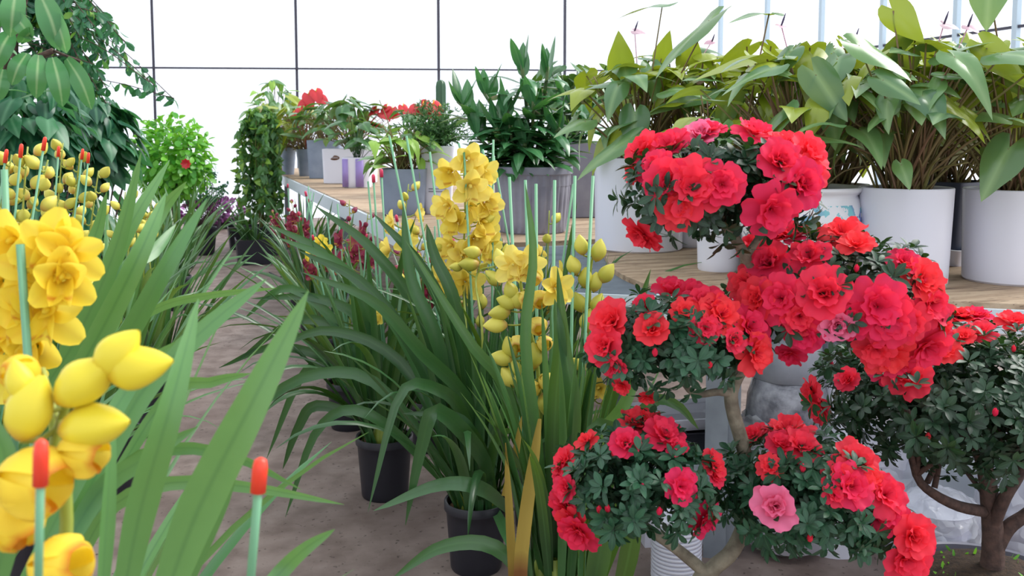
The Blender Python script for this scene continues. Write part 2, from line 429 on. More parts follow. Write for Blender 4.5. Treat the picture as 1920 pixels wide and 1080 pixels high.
def cym_half(seed=0):
    rn=random.Random(seed); mb=MB(); R=math.radians
    pr=lambda t: max(.1, math.sin(math.pi*(.1+.84*t))**.6); hm=lambda t,u: (.9 if t>.88 else 0)+.25*max(0,1-t*3)
    for a in (0,120,-120): petal(mb, R(a+rn.uniform(-8,8)), .050, .036, R(18), R(138), mfun=hm, cup=.35, prof=pr, base_r=.03)
    for a in (60,-60): petal(mb, R(a), .046, .032, R(20), R(128), mfun=hm, cup=.35, prof=pr, base_r=.02, z0=.002)
    petal(mb, R(180), .040, .020, R(34), R(80), cup=.4, base_r=.02, mfun=lambda t,u: 1.0 if t > .66 else 0)
    return mb
def bud_mb(L=.044, R=.0135, seed=0):
    mb=MB(); n=12; prof=[]; K=10
    for i in range(K+1):
        t=i/K; prof.append((R*max(.05, math.sin(math.pi*(.06+.93*t)))**.8*(1.12-.3*t), L*t))
    fn=lambda a,z: 1+.07*math.cos(3*a+z*30)
    lathe(mb, prof, n, (0,0,0), fn)
    mb.m=[ .8*max(0,1-abs(v.z)/(L*.3)) for v in mb.v ]
    return mb
def azalea_flower(seed=0, opening=28, rich=2):
    rn=random.Random(seed); mb=MB(); R=math.radians; g=lambda t: (.35+.75*t**.6) if t < .75 else (.35+.75*t**.6)*(1-((t-.75)/.25)**2*.35)
    off=rn.uniform(0,72)
    mf=lambda t,u: .55*max(0,1-t*1.7)
    for k in range(5):
        petal(mb, R(off+72*k+rn.uniform(-9,9)), .040*rn.uniform(.92,1.08), .046, R(opening+rn.uniform(-9,12)), R(-30), cup=.18, ruf=.075, k=2.0, prof=g, ph=rn.uniform(0,6), mfun=mf, nu=10)
    for j in range(rich):
        for k in range(5-j):
            petal(mb, R(off+36+40*j+72*k+rn.uniform(-14,14)), (.029-.008*j)*rn.uniform(.9,1.1), .034-.008*j, R(opening+22+18*j+rn.uniform(-9,12)), R(-18), cup=.3, ruf=.11, k=1.9, prof=g, ph=rn.uniform(0,6), z0=.003, mfun=mf, nu=8, nt=6)
    for k in range(5):
        a=rn.uniform(0,6.28); q=rn.uniform(.004,.009)
        tube(mb, [(0,0,.004),(q*math.cos(a),q*math.sin(a),.022)], [.0008,.0006], 4, m=.8)
    return mb
def azalea_bud(seed=0):
    mb=MB(); lathe(mb, [(.0015,0),(.006,.004),(.0085,.011),(.0075,.018),(.004,.025),(.001,.030)], 10, (0,0,0), lambda a,z: 1+.16*math.cos(5*a+z*160))
    for k in range(3): petal(mb, 2.1*k, .026, .016, math.radians(62), math.radians(35), cup=.5, ruf=.05)
    return mb
YF=[cym_flower(18,1,1).mesh('orchid_flower',M_yel), cym_flower(32,1,2).mesh('orchid_flower',M_yel), cym_flower(46,1,3).mesh('orchid_flower',M_yel)]
YFb=[cym_flower(14,1,4).mesh('orchid_flower',M_yelF), cym_flower(30,1,5).mesh('orchid_flower',M_yelF), cym_flower(42,1,6).mesh('orchid_flower',M_yelF)]
YH=[cym_half(1).mesh('opening_bud',M_yel), cym_half(2).mesh('opening_bud',M_yel)]; YHb=[cym_half(3).mesh('opening_bud',M_yelF)]
YB=[bud_mb(.044,.0155).mesh('bud',M_bud), bud_mb(.048,.0165).mesh('bud',M_bud)]; YBb=[bud_mb(.056,.0175).mesh('bud',M_budB)]
MF=[cym_flower(30,1,7).mesh('orchid_flower',M_mag)]; MBu=[bud_mb(.034,.012).mesh('bud',M_mag)]
AF=[azalea_flower(i, o).mesh('azalea_flower', M_red) for i,o in enumerate((16,26,36,20))]
AP=[azalea_flower(9, 40).mesh('azalea_flower', M_pink)]
AB=[azalea_bud().mesh('azalea_bud', M_red)]

# ------------------------------------------------------------------ the greenhouse
def strip(name, p, q, w, d, mat):
    p=Vector(p); q=Vector(q); mb=MB(); T=(q-p); L=T.length; R=frame(T, (0,1,0.01)).to_4x4()
    box(mb, -w/2,w/2,-d/2,d/2,0,L, Matrix.Translation(p)@R); return solo(name, mb, mat, kind='structure', org=p)
WY, LX, RX, WZ = 14.0, -5.0, 7.9, 4.4
mb=MB(); box(mb, LX,RX,-3,WY,-.1,0); solo('floor', mb, M_floor, kind='structure')
mb=MB(); box(mb, LX,RX,WY,WY+.01,0,WZ); solo('wall_back', mb, M_film, kind='structure')
mb=MB(); box(mb, RX,RX+.01,-3,WY,0,WZ); solo('wall_right', mb, M_film, kind='structure')
mb=MB(); box(mb, LX-.01,LX,-3,WY,0,WZ); solo('wall_left', mb, M_film, kind='structure')
ti=1
def onwall_back(px, py):
    r=ray(px,py); return CP+r*((WY-.03)/r.y)
def onwall_right(px, py):
    r=ray(px,py); return CP+r*((RX-.03)/r.x)
for px in (286,555,822,1059):
    q=onwall_back(px,60); strip('trim_%d'%ti,(q.x,q.y,0),(q.x,q.y,WZ),.035,.04,M_dark); ti+=1
for x in (-3.0,):
    strip('trim_%d'%ti,(x,WY-.03,0),(x,WY-.03,WZ),.035,.04,M_dark); ti+=1
zb=onwall_back(555,129).z
ba=onwall_back(230,127); bb=onwall_back(1050,132); sl=(bb.z-ba.z)/(bb.x-ba.x)
strip('trim_%d'%ti,(LX,WY-.06,ba.z+sl*(LX-ba.x)),(RX,WY-.06,ba.z+sl*(RX-ba.x)),.025,.03,M_dark); ti+=1
for px in (1351,1438,1540,1655,1793,1905):
    q=onwall_right(px,60); strip('trim_%d'%ti,(q.x,q.y,0),(q.x,q.y,WZ),.06,.06,M_hazypost); ti+=1
qa=onwall_right(1696,80); qb=onwall_right(1915,49)
dv=(qb-qa)/(qb.y-qa.y)
strip('trim_%d'%ti, qa+dv*(WY-.1-qa.y), qa+dv*(-2-qa.y), .03,.03,M_dark); ti+=1

# ------------------------------------------------------------------ benches
BZ=.80
root=thing('display_bench','long plywood-topped plant bench with white metal edge running along the aisle','bench',(1.75,8.0,0))
mb=MB(); box(mb,.95,2.7,3.62,12.4,BZ-.02,BZ); part('top',mb,M_ply,root,smooth=False)
mb=MB(); box(mb,.93,.95,3.62,12.4,BZ-.10,BZ-.008); box(mb,.95,2.7,3.62,3.65,BZ-.10,BZ-.02); box(mb,.95,2.7,12.38,12.4,BZ-.10,BZ-.02); part('edge_beam',mb,M_beam,root,smooth=False)
for y in (4.4,6.4,8.4,10.4,12.2):
    for x in (.96,2.6):
        mb=MB(); box(mb,x,x+.05,y-.025,y+.025,0,BZ-.02); part('leg',mb,M_galv,root,smooth=False)
fe0=G(1150,530,BZ); 
E0=G(1244,545,BZ); E1=G(1900,572,BZ); ED=(E1-E0).normalized()
root=thing('display_bench','near plant bench with dark top, pale blue-white metal edge and grey post','bench',(E0.x+.6,E0.y+.4,0))
def poly_slab(mb, pts, z0, z1):
    n=len(pts); vs=[Vector((p[0],p[1],z0)) for p in pts]+[Vector((p[0],p[1],z1)) for p in pts]
    mb.add(vs,[tuple(range(n-1,-1,-1)),tuple(range(n,2*n))]+[(i,(i+1)%n,n+(i+1)%n,n+i) for i in range(n)])
EA=E0-ED*.36; EB=E0+ED*1.75
back=Vector((-ED.y,ED.x,0))
mb=MB(); poly_slab(mb,[EA,EB,EB+back*1.9,Vector((1.3,3.58,0)),Vector((EA.x-.02,3.58,0))],BZ-.03,BZ-.014); part('top',mb,M_slab,root,smooth=False)
mb=MB(); Mx=Matrix.Translation(EA+Vector((0,0,-BZ)))@Matrix((ED,back,UP)).transposed().to_4x4()
box(mb,.34,2.1,-.012,.012,BZ-.075,BZ-.012,Mx); box(mb,0,.34,-.012,.012,BZ-.05,BZ-.016,Mx); part('edge_beam',mb,M_beam,root,smooth=False)
pp=G(1357,1085,0)
ppx=(P(1357,700,dep(E0)+.0)-EA).dot(ED)
for xx,yy in ((ppx,.05),(2.0,.05),(.1,1.0),(2.0,1.5)):
    mb=MB(); Lh=.05; th=.005
    # angle-iron post: two flanges
    box(mb,xx-Lh,xx+Lh*.2,yy-th,yy,0,BZ-.03,Mx); box(mb,xx+Lh*.2,xx+Lh*.2+th,yy-th,yy+.05,0,BZ-.03,Mx); box(mb,xx+Lh*.2,xx+Lh,yy+.01,yy+.01+th,0,BZ-.03,Mx)
    part('leg',mb,M_galv,root,smooth=False)
# plywood sheet with a rounded corner lying on the near bench
pts=[]
c0=G(1133,478,BZ); c1=G(1150,505,BZ); c2=G(1190,526,BZ); c3=G(1240,541,BZ)
front=[c0,c1,c2,c3,E0+ED*.12+back*.006]
pl=catmull(front,14)
pts=pl+[EB+back*.006-ED*.02, EB+back*1.7, Vector((1.62,3.5,0))]
mb=MB(); poly_slab(mb,[(p.x,p.y) for p in pts],BZ-.0139,BZ+.002); solo('plywood_sheet',mb,M_ply,'weathered brown plywood sheet with rounded corner under the white pots','plywood sheet',smooth=False,org=(c3.x,c3.y,BZ))
BZ2=BZ+.002

# ------------------------------------------------------------------ pots
def pot_prof(r1,r0,h,t=.008,rim=0,lip=.0):
    """outside up, over the rim, down inside to soil depth"""
    p=[(r0*.96,0),(r0,.006)]
    K=8
    for i in range(1,K+1): p.append((r0+(r1-r0)*i/K, .006+(h-.006)*i/K))
    if rim: p[-1]=(r1,h-rim); p += [(r1+lip,h-rim),(r1+lip,h)]; rr=r1+lip
    else: rr=r1
    p += [(rr-t*.3,h+.003),(rr-t,h),(rr-t*1.2-.002,h*.72)]
    return p
def round_pot(root, c, r1, r0, h, mat, soil=M_soil, name='pot', rim=0, lip=0, fn=None, n=44, depth=.02):
    mb=MB(); lathe(mb, pot_prof(r1,r0,h,rim=rim,lip=lip), n, c, fn); o=part(name,mb,mat,root,sharp=40)
    mb=MB(); disc(mb, Vector(c)+Vector((0,0,h-depth)), r1-.011); part('soil',mb,soil,root)
    return o
def square_pot(root, c, w1, w0, h, mat, rotz=0, name='pot', d1=None, d0=None, bev=.2, soil=True):
    mb=MB(); d1=d1 or w1; d0=d0 or w0; n=32; c=Vector(c); Rz=Matrix.Rotation(rotz,3,'Z')
    def ring(w,d,z):
        o=[]
        for k in range(n):
            a=2*math.pi*(k+.5)/n; ca,sa=math.cos(a),math.sin(a); e=bev
            o.append(c+Rz@Vector((math.copysign(abs(ca)**e,ca)*w/2, math.copysign(abs(sa)**e,sa)*d/2, z)))
        return o
    rings=[ring(w0*.95,d0*.95,0)]
    for i in range(6):
        t=i/5; rings.append(ring(w0+(w1-w0)*t,d0+(d1-d0)*t,.006+(h-.006)*t))
    rings += [ring(w1-.012,d1-.012,h+.002),ring(w1-.024,d1-.024,h*.7)]
    vs=[v for r in rings for v in r]
    fs=[(i*n+k,i*n+(k+1)%n,(i+1)*n+(k+1)%n,(i+1)*n+k) for i in range(len(rings)-1) for k in range(n)]
    fs.append(tuple(range(n-1,-1,-1))); mb.add(vs,fs); part(name,mb,mat,root,sharp=40)
    if soil:
        mb=MB(); rg=ring(w1-.022,d1-.022,h-.025); mb.add([c+Vector((0,0,h-.018))]+rg,[(0,1+k,1+(k+1)%n) for k in range(n)]); part('soil',mb,M_soil,root)

# ------------------------------------------------------------------ cymbidium orchids
def stake_part(root, p0, p1, cap=None, r=.0035):
    mb=MB(); tube(mb,[p0,p1],r,8); o=part('stake',mb,M_stake,root)
    if cap:
        d=(Vector(p1)-Vector(p0)).normalized(); q=Vector(p1)
        mb=MB(); tube(mb,[q-d*.022,q-d*.002,q+d*.004,q+d*.006],[r*1.75,r*1.75,r*1.4,r*.5],10); part('stake_cap',mb,cap,o,label='red stake cap' if cap is M_cap else 'pink stake cap')
    return o
def near_axis(ax, p):
    best=None
    for a,b in zip(ax,ax[1:]):
        ab=b-a; t=max(0,min(1,(p-a).dot(ab)/max(1e-9,ab.dot(ab)))); q=a+ab*t; d=(q-p).length
        if best is None or d<best[0]: best=(d,q,ab.normalized())
    return best[1],best[2]
def spike(root, axis, flowers=(), buds=(), halfs=(), FM=YF, BM=YB, HM=YH, rad=.0045, seed=0, n=24):
    """axis: world points; flowers/buds/halfs: (point, scale[, direction])"""
    rn=random.Random(seed); ax=catmull(axis,n); mb=MB(); tube(mb,ax,[rad*(1-.55*i/n) for i in range(n+1)],7,r=rn.random())
    todo=[]
    for kind,lst in (('f',flowers),('b',buds),('h',halfs)):
        for it in lst:
            p=it[0]; sc=it[1]; d=it[2] if len(it)>2 else None
            q,T=near_axis(ax,p); out=p-q; out = out if out.length>1e-3 else rdir(rn)*.01
            toc=(CP-p).normalized()
            if d is None:
                if kind=='f': d=out.normalized()*.75+toc*(.75+rn.uniform(-.3,.3))+rdir(rn)*.3+Vector((0,0,-.1))
                elif kind=='h': d=out.normalized()*.4+toc*.8+Vector((0,0,-.35))+rdir(rn)*.25
                else: d=out.normalized()*.7+UP*.45+rdir(rn)*.25
            d=Vector(d).normalized()
            L=.045*sc
            base = p if kind=='f' else p-d*(.022*sc)
            back=base-d*.002
            q2=q-T*.012; ctrl=(q2+back)/2+Vector((0,0,-.004))
            tube(mb,catmull([q2,ctrl,back],5),[.0022]*6,5,r=rn.random())
            todo.append((kind,base,d,sc,rn.random()))
    st=part('flower_spike',mb,M_stalk,root)
    for kind,base,d,sc,rr in todo:
        ms={'f':FM,'b':BM,'h':HM}[kind]; me=ms[int(rr*len(ms))%len(ms)]
        R=frame(d,UP,rn.uniform(-.3,.3) if kind!='b' else rn.uniform(0,6))
        inst({'f':'flower','b':'bud','h':'opening_bud'}[kind],me,st,TRS(base,R,sc))
    return st
def auto_spike(root, base, tip, nf, nb, FM=YF, BM=YB, seed=0, start=.45, sc=1.0, lean=.05):
    rn=random.Random(seed); base=Vector(base); tip=Vector(tip); mid=base.lerp(tip,.55)+Vector((rn.uniform(-lean,lean),rn.uniform(-lean,lean),.02))
    ax=catmull([base,mid,tip],20); N=nf+nb; fl=[]; bu=[]; az=rn.uniform(0,6)
    for i in range(N):
        t=start+(1-start)*(i+.5)/N; x=t*20; k=min(19,int(x)); q=ax[k].lerp(ax[k+1],x-k); az+=2.4
        out=Vector((math.cos(az),math.sin(az),.25)); dd=.042*sc
        (fl if i<nf else bu).append((q+out*dd*(1-.25*i/N),sc*rn.uniform(.85,1.05),out+Vector((0,0,-.1 if i<nf else .7))))
    return spike(root,[base,mid,tip],fl,bu,(),FM,BM,seed=seed,rad=.004)
def cym_leaves(mb, c, rb, z, n, L0, L1, seed, w=.026, e=(58,88), droop=(15,130), azc=None, azs=math.pi, rr=(0,1)):
    rn=random.Random(seed)
    for i in range(n):
        az=rn.uniform(-azs,azs)+(azc or 0); ro=rb*math.sqrt(rn.random())
        b=Vector((c[0]+ro*math.cos(az+rn.uniform(-.6,.6)),c[1]+ro*math.sin(az+rn.uniform(-.6,.6)),z))
        e0=math.radians(rn.uniform(*e)); q=rn.random(); dr=math.radians(droop[0]+(droop[1]-droop[0])*q**1.3); L=rn.uniform(L0,L1)
        pts=arc(b,az,e0,L,dr,12,1.7,rn.uniform(-.5,.5)); sd=Vector((-math.sin(az),math.cos(az),0))
        ribbon(mb,pts,w*rn.uniform(.8,1.15),strap_prof,.4,sd,(rn.uniform(-.3,.3),rn.uniform(-.9,.9)),rr[0]+(rr[1]-rr[0])*rn.random())
def px_leaf(mb, pl, wpix, fold=.3, twist=(0,0), r=None, prof=strap_prof, n=14, m=None):
    pts=catmull([P(*q) for q in pl],n); D=sum(q[2] for q in pl)/len(pl)
    ribbon(mb,pts,wpx(wpix*.9,D),prof,fold,None,twist,r,m,view=True)
def orchid(base, label, seed, group=None, upright=0, upz=(.55,.78), r=.085, h=.20, n=34, L=(.55,.9), mat=M_strap, w=.026, e=(58,88), droop=(15,130), custom=(), azc=None, azs=math.pi, cap=None, clump=True, spotmat=M_pot):
    root=thing('cymbidium_orchid',label,'orchid',(base[0],base[1],0),group)
    c=Vector((base[0],base[1],0))
    round_pot(root,c,r,r*.84,h,spotmat,M_bark2,rim=.022,lip=.004)
    mb=MB(); cym_leaves(mb,c,r*.62,h-.03,n,L[0],L[1],seed,w,e,droop,azc,azs)
    if upright: cym_leaves(mb,c,r*.75,h-.03,upright,upz[0],upz[1],seed+500,w*.95,(80,90),(3,34))
    for cu in custom: px_leaf(mb,*cu)
    part('foliage',mb,mat,root)
    if clump:   # swollen bulbs at the foot of the leaves
        rn=random.Random(seed); 
        for k in range(4):
            a=rn.uniform(0,6.28); q=c+Vector((r*.45*math.cos(a),r*.45*math.sin(a),h-.03)); mb=MB()
            lathe(mb,[(.012,0),(.022,.02),(.024,.04),(.017,.07),(.008,.095)],12,q,lambda a,z:1+.05*math.cos(6*a)); part('bulb',mb,M_stalk,root)
    return root
def pts3(lst, D, sc=1.0, jit=.03, seed=0):
    rn=random.Random(seed); return [(P(x,y,D+rn.uniform(-jit,jit)),sc*rn.uniform(.9,1.08)) for x,y in lst]

R_=math.radians
# --- the nearest plants of the right-hand row
b1=G(893,1062,0)
D1=dep(b1)
cl=[([(905,925,D1),(880,760,D1-.1),(790,660,D1-.2),(700,565,D1-.25),(565,510,D1-.3)],30),
    ([(880,930,D1),(800,700,D1),(690,540,D1),(560,470,D1)],30),
    ([(870,930,D1),(760,640,D1+.1),(640,500,D1+.1),(520,445,D1+.1)],26),
    ([(900,920,D1),(820,640,D1-.05),(770,520,D1-.05),(755,380,D1-.05)],30),
    ([(890,920,D1),(850,640,D1),(790,500,D1),(700,400,D1)],30),
    ([(880,920,D1),(800,620,D1+.15),(700,470,D1+.15),(590,385,D1+.15)],28),
    ([(915,920,D1),(870,780,D1-.15),(820,730,D1-.25),(750,740,D1-.3),(690,960,D1-.35)],28),
    ([(925,930,D1),(900,850,D1-.2),(820,770,D1-.3),(790,840,D1-.3),(760,985,D1-.3)],36),
    ([(930,890,D1),(890,820,D1-.2),(850,780,D1-.2),(755,775,D1-.2)],26),
    ([(960,960,D1),(900,915,D1-.3),(820,910,D1-.3),(700,958,D1-.35)],32),
    ([(920,940,D1),(960,1020,D1-.2),(985,1075,D1-.2)],26),
    ([(860,930,D1),(700,780,D1-.1),(600,800,D1-.1),(535,970,D1-.1)],24),
    ([(870,930,D1),(720,730,D1),(600,700,D1),(490,760,D1),(430,880,D1)],26),
    ([(880,925,D1),(760,690,D1+.1),(620,620,D1+.1),(500,660,D1+.1)],26),
    ([(900,925,D1),(860,600,D1-.1),(815,480,D1-.1),(800,420,D1-.1)],28)]
o1=orchid(b1,'yellow cymbidium orchid in black pot with the tallest fully open flower spike',11,None,r=.088,h=.20,n=30,L=(.5,.8),mat=M_strapD,custom=cl,upright=40)
D=2.72
ax=[b1+Vector((.0,0,.2)),P(880,700,D1-.05),P(868,520,D),P(872,400,D),P(868,292,D)]
fl=pts3([(874,300),(850,322),(903,322),(880,350),(843,388),(878,388),(908,378),(860,418),(900,420),(888,446),(850,462),(906,462),(868,482),(846,512),(872,528),(852,548)],D-.02,1.2,.03,3)
bu=pts3([(918,410),(822,462),(818,490),(838,436),(905,500),(868,572)],D,.9,.03,4)
spike(o1,ax,fl,bu,(),seed=1)
spike(o1,[b1+Vector((.03,.02,.2)),P(905,640,D1-.1),P(893,520,2.62),P(930,498,2.6)],(),
      [(P(885,472,2.62),1.2,Vector((-.9,0,.2))),(P(880,495,2.62),1.25,-RIGHT),(P(937,486,2.6),1.25,-RIGHT*.3+UP),(P(925,522,2.6),1.2,-RIGHT*.6+UP*.6),(P(905,566,2.62),.9,UP),(P(855,500,2.64),.9,-RIGHT),(P(900,602,2.62),.8,UP),(P(950,470,2.63),.8,UP)],(),seed=2)
stake_part(o1,b1+Vector((.02,.0,.15)),P(870,285,2.66))
stake_part(o1,b1+Vector((.05,.02,.15)),P(925,262,2.75)); stake_part(o1,b1+Vector((-.02,.04,.15)),P(730,255,2.85)); stake_part(o1,b1+Vector((-.01,.0,.15)),P(762,255,2.85)); stake_part(o1,b1+Vector((0,.05,.15)),P(806,285,2.85))
# second, in front: its foot is just under the picture's edge
b2=G(1045,1235,0); D2=dep(b2)
cl=[([(1038,1145,D2),(1040,800,D2-.05),(1050,650,D2-.1),(1040,560,D2-.1)],36),
    ([(1048,1140,D2),(1075,800,D2-.1),(1060,660,D2-.1),(1045,500,D2-.1)],34),
    ([(1058,1140,D2),(1110,860,D2-.15),(1170,760,D2-.2),(1215,640,D2-.2)],34),
    ([(1088,1140,D2),(1130,900,D2),(1215,760,D2),(1270,760,D2),(1310,805,D2)],28),
    ([(1048,1140,D2),(1100,900,D2),(1180,640,D2),(1220,505,D2)],30),
    ([(1038,1140,D2),(1010,860,D2),(985,640,D2),(1000,480,D2),(985,345,D2)],26),
    ([(1028,1145,D2),(935,1030,D2),(830,1025,D2),(735,1085,D2)],34),
    ([(1100,1150,D2),(1180,900,D2-.2),(1120,800,D2-.25),(1085,965,D2-.3)],44),
    ([(1100,1160,D2),(1130,1000,D2-.2),(1120,900,D2-.2)],50),
    ([(1150,1160,D2),(1185,1000,D2-.2),(1160,920,D2-.2)],42),
    ([(1038,1140,D2),(960,760,D2+.1),(880,640,D2+.1),(760,450,D2+.1)],28)]
o2=orchid(b2,'yellow cymbidium orchid with drooping half-open bud spike and dry brown stalk sheath beside red azalea',12,None,r=.09,h=.20,n=10,L=(.5,.8),mat=M_strap,custom=cl,upright=34,upz=(.5,.72),e=(76,90),droop=(8,60))
D=2.22
ax=[b2+Vector((-.03,0,.18)),P(985,900,D+.05),P(1012,800,D),P(1008,690,D),P(990,600,D),P(975,520,D),P(985,470,D)]
fl=pts3([(990,495),(1040,540),(965,500)],D-.03,.95,.02,5)
ha=[(P(x,y,D-.03),s*1.15) for x,y,s in ((1000,522,.9),(985,560,.8),(1008,612,1.0),(990,575,.75),(996,730,.95),(1028,716,1.0),(1022,644,.85),(1012,562,1.0),(972,645,.9))]
bd=[(1000,668,0,1.2,1.15),(950,566,-.8,.3,1),(936,586,-1,-.1,1),(930,610,-1,0,1),(957,652,-.3,.9,1),(942,672,-1,.3,1),(956,708,-.6,.8,1.05),(1022,758,0,-1,1.05),(968,560,-.4,.9,1),(958,545,-.3,.8,.95),(965,690,-.4,.8,.9)]
bu=[(P(x,y,D-.02),s*1.22,RIGHT*dx+UP*dz-FWD*.2) for x,y,dx,dz,s in bd]
spike(o2,ax,fl,bu,ha,seed=3,rad=.0075)
mb=MB()
px_leaf(mb,[(985,1150,D2-.06),(976,1070,D2-.1),(988,950,D2-.1),(1003,850,D2-.1),(1012,785,D2-.1)],30,.5,(0,0),.3,lambda t:max(.15,math.sin(math.pi*min(1,.25+.7*t))**.8),12,lambda t: 1.0 if t<.33 else 0)
px_leaf(mb,[(965,1140,D2-.05),(955,960,D2-.08),(948,830,D2-.08)],20,.5,(0,0),.8,lambda t:max(.1,1-t**3),12,lambda t: .6 if t<.2 else 0)
px_leaf(mb,[(945,930,D2),(965,860,D2),(978,780,D2)],18,.5,(0,0),.8)
part('stalk_sheath',mb,M_dry,o2,label='dry yellow-brown stalk sheath')
ax=[b2+Vector((.03,.03,.18)),P(1085,850,D+.1),P(1100,720,D+.12),P(1105,600,D+.12),P(1108,500,D+.12),P(1120,460,D+.12)]
bd=[(1075,497,-.3,1,1),(1098,520,0,1,1),(1122,470,.2,1,1),(1090,460,-.2,1,.9),(1136,513,.6,.8,1),(1116,528,.1,1,.95),(1086,566,-.4,.9,1.05),(1120,570,.4,1,.95),(1103,602,.2,1,1.1),(1085,682,-.6,.6,.8),(1106,662,.2,.9,.9),(1100,726,0,.8,1),(1128,640,.4,.8,.9)]
spike(o2,ax,(),[(P(x,y,D+.1),s*1.22,RIGHT*dx+UP*dz-FWD*.1) for x,y,dx,dz,s in bd],(),seed=4,rad=.006)
for (x,y,x0,dd) in ((955,332,985,.1),(1040,338,1020,.1),(1078,330,1050,.15),(1112,330,1060,.12),(985,338,1000,.2),(1005,345,1000,.15)):
    stake_part(o2,P(x0+10,1160,D2-.02),P(x,y,D+dd),r=.0042)
# third: behind, flowers hidden among leaves
b3=G(1010,985,0); D3=dep(b3)
o3=orchid(b3,'yellow cymbidium orchid with small top flowers between the pale stakes and the ribbed grey pot',13,None,r=.088,h=.20,n=30,L=(.6,.95),mat=M_strap,e=(66,89),droop=(8,95),upright=20)
auto_spike(o3,b3+Vector((0,0,.2)),P(1030,395,D3-.05),4,2,seed=5,sc=.9); auto_spike(o3,b3+Vector((.02,0,.2)),P(1165,700,D3-.1),3,2,seed=6,sc=.9)
for x,y in ((925,290),(905,280),(860,268),(1075,345)): stake_part(o3,b3+Vector((RNG.uniform(-.04,.04),0,.15)),P(x,y,D3))
# plant of the second visible pot
b4=G(722,927,0); D4=dep(b4)
cl=[([(722,800,D4),(690,620,D4),(600,560,D4),(470,560,D4)],24),([(722,800,D4),(650,640,D4),(560,600,D4),(440,680,D4)],24),
    ([(722,800,D4),(640,700,D4),(570,700,D4),(500,860,D4)],24),([(730,800,D4),(680,560,D4),(600,470,D4),(500,420,D4)],24),
    ([(725,800,D4),(640,620,D4),(540,540,D4),(455,600,D4)],22),([(730,800,D4),(600,760,D4),(560,800,D4),(530,880,D4)],24),([(715,800,D4),(640,690,D4),(520,650,D4),(410,690,D4)],22)]
o4=orchid(b4,'yellow cymbidium orchid in the black pot showing left of the front orchid pot',14,None,r=.095,h=.21,n=40,L=(.55,.85),mat=M_strapD,custom=cl,upright=14)
auto_spike(o4,b4+Vector((.02,0,.2)),P(766,345,D4-.1),6,3,seed=7,sc=.95,start=.62); auto_spike(o4,b4+Vector((-.02,0,.2)),P(800,420,D4-.1),2,4,seed=8,sc=.9)
for x,y in ((700,330),(715,320),(690,340)): stake_part(o4,b4+Vector((RNG.uniform(-.04,.04),0,.15)),P(x,y,D4),M_capP if x!=690 else None)
# further plants of the right-hand row, with maroon flowers
far=[(655,800,'maroon cymbidium orchid behind the second black pot, pink-capped stakes above it',(655,375),(690,400)),
     (810,840,'maroon cymbidium orchid tucked between the bench edge and the yellow orchids',(800,460),(750,440)),
     (622,700,'maroon cymbidium orchid halfway down the right row beside the bench edge',(600,450),(640,440)),
     (588,628,'maroon cymbidium orchid under the bench edge where dark red blooms cluster',(545,375),(560,400)),
     (566,580,'small-flowered maroon cymbidium orchid nearest the black crates',(510,395),(530,420))]
for i,(x,y,lb,t1,t2) in enumerate(far):
    b=G(x,y,0); Dd=dep(b)
    o=orchid(b,lb,20+i,'maroon orchids down the right row',r=.09,h=.2,n=30,L=(.45,.72),mat=M_strapD if i%2 else M_strap,clump=False,w=.03,e=(60,89),droop=(8,75))
    auto_spike(o,b+Vector((0,0,.2)),P(*t1,Dd),5,4,MF,MBu,seed=30+i,start=.55,sc=.95); auto_spike(o,b+Vector((.03,0,.2)),P(*t2,Dd),3,5,MF,MBu,seed=40+i,start=.55,sc=.95)
    if i==2: auto_spike(o,b+Vector((-.03,0,.2)),P(600,455,Dd-.15),3,0,YFb,YB,seed=45,start=.8)
    for k in range(4): stake_part(o,b+Vector((RNG.uniform(-.06,.06),RNG.uniform(-.06,.06),.15)),b+Vector((RNG.uniform(-.15,.15),RNG.uniform(-.15,.15),RNG.uniform(.7,.95))),M_capP if k<2 else None)

# --- left-hand row, nearest first
bA=Vector((-.16,.62,0))
cl=[([(225,1150,.80),(265,950,.80),(320,760,.80),(372,560,.85)],68,.25,(.1,.4)),
    ([(300,1150,.78),(370,960,.78),(470,760,.78),(578,545,.8)],92,.3,(-.1,.2)),
    ([(330,1130,.82),(400,950,.82),(440,820,.82),(500,690,.84)],60,.3,(.6,.5)),
    ([(60,1140,.9),(250,760,1.0),(380,620,1.05),(500,523,1.1)],52,.3,(.2,0)),
    ([(190,1130,.75),(198,1000,.75),(205,880,.75),(212,760,.76)],40,.3,(.5,.9)),
    ([(120,1120,1.0),(200,960,1.0),(320,905,1.0),(480,915,1.0),(645,946,1.0)],34,.3,(.2,.4),.95),
    ([(120,1120,1.0),(220,890,1.05),(330,840,1.05),(450,860,1.05),(565,918,1.05)],32,.3,(.2,.5)),
    ([(440,1180,.8),(520,1080,.85),(570,1030,.85),(628,992,.85)],38,.3,(0,.3)),
    ([(60,1140,.9),(180,930,.95),(270,860,.95),(370,800,.95)],48,.3,(.3,.1)),
    ([(20,1140,.9),(170,850,.95),(260,700,1.0),(330,640,1.0)],40,.3,(.3,.1)),
    ([(-20,1140,.7),(10,1000,.7),(10,860,.7),(-30,760,.7)],60,.3,(.2,0)),
    ([(80,1140,1.0),(300,760,1.1),(400,715,1.1),(470,700,1.1)],30,.3,(.2,.4),.9),
    ([(330,1130,1.0),(350,980,1.0),(372,1040,1.0)],16,.3)]
oA=orchid(bA,'bright yellow cymbidium orchid with fat buds and orange-capped stakes, nearest the camera',50,None,r=.10,h=.24,n=14,L=(.35,.6),mat=M_strapB,custom=cl,w=.03)
D=.66
ax=[bA+Vector((0,0,.24)),P(120,1100,D+.02),P(95,900,D),P(110,800,D),P(150,700,D)]
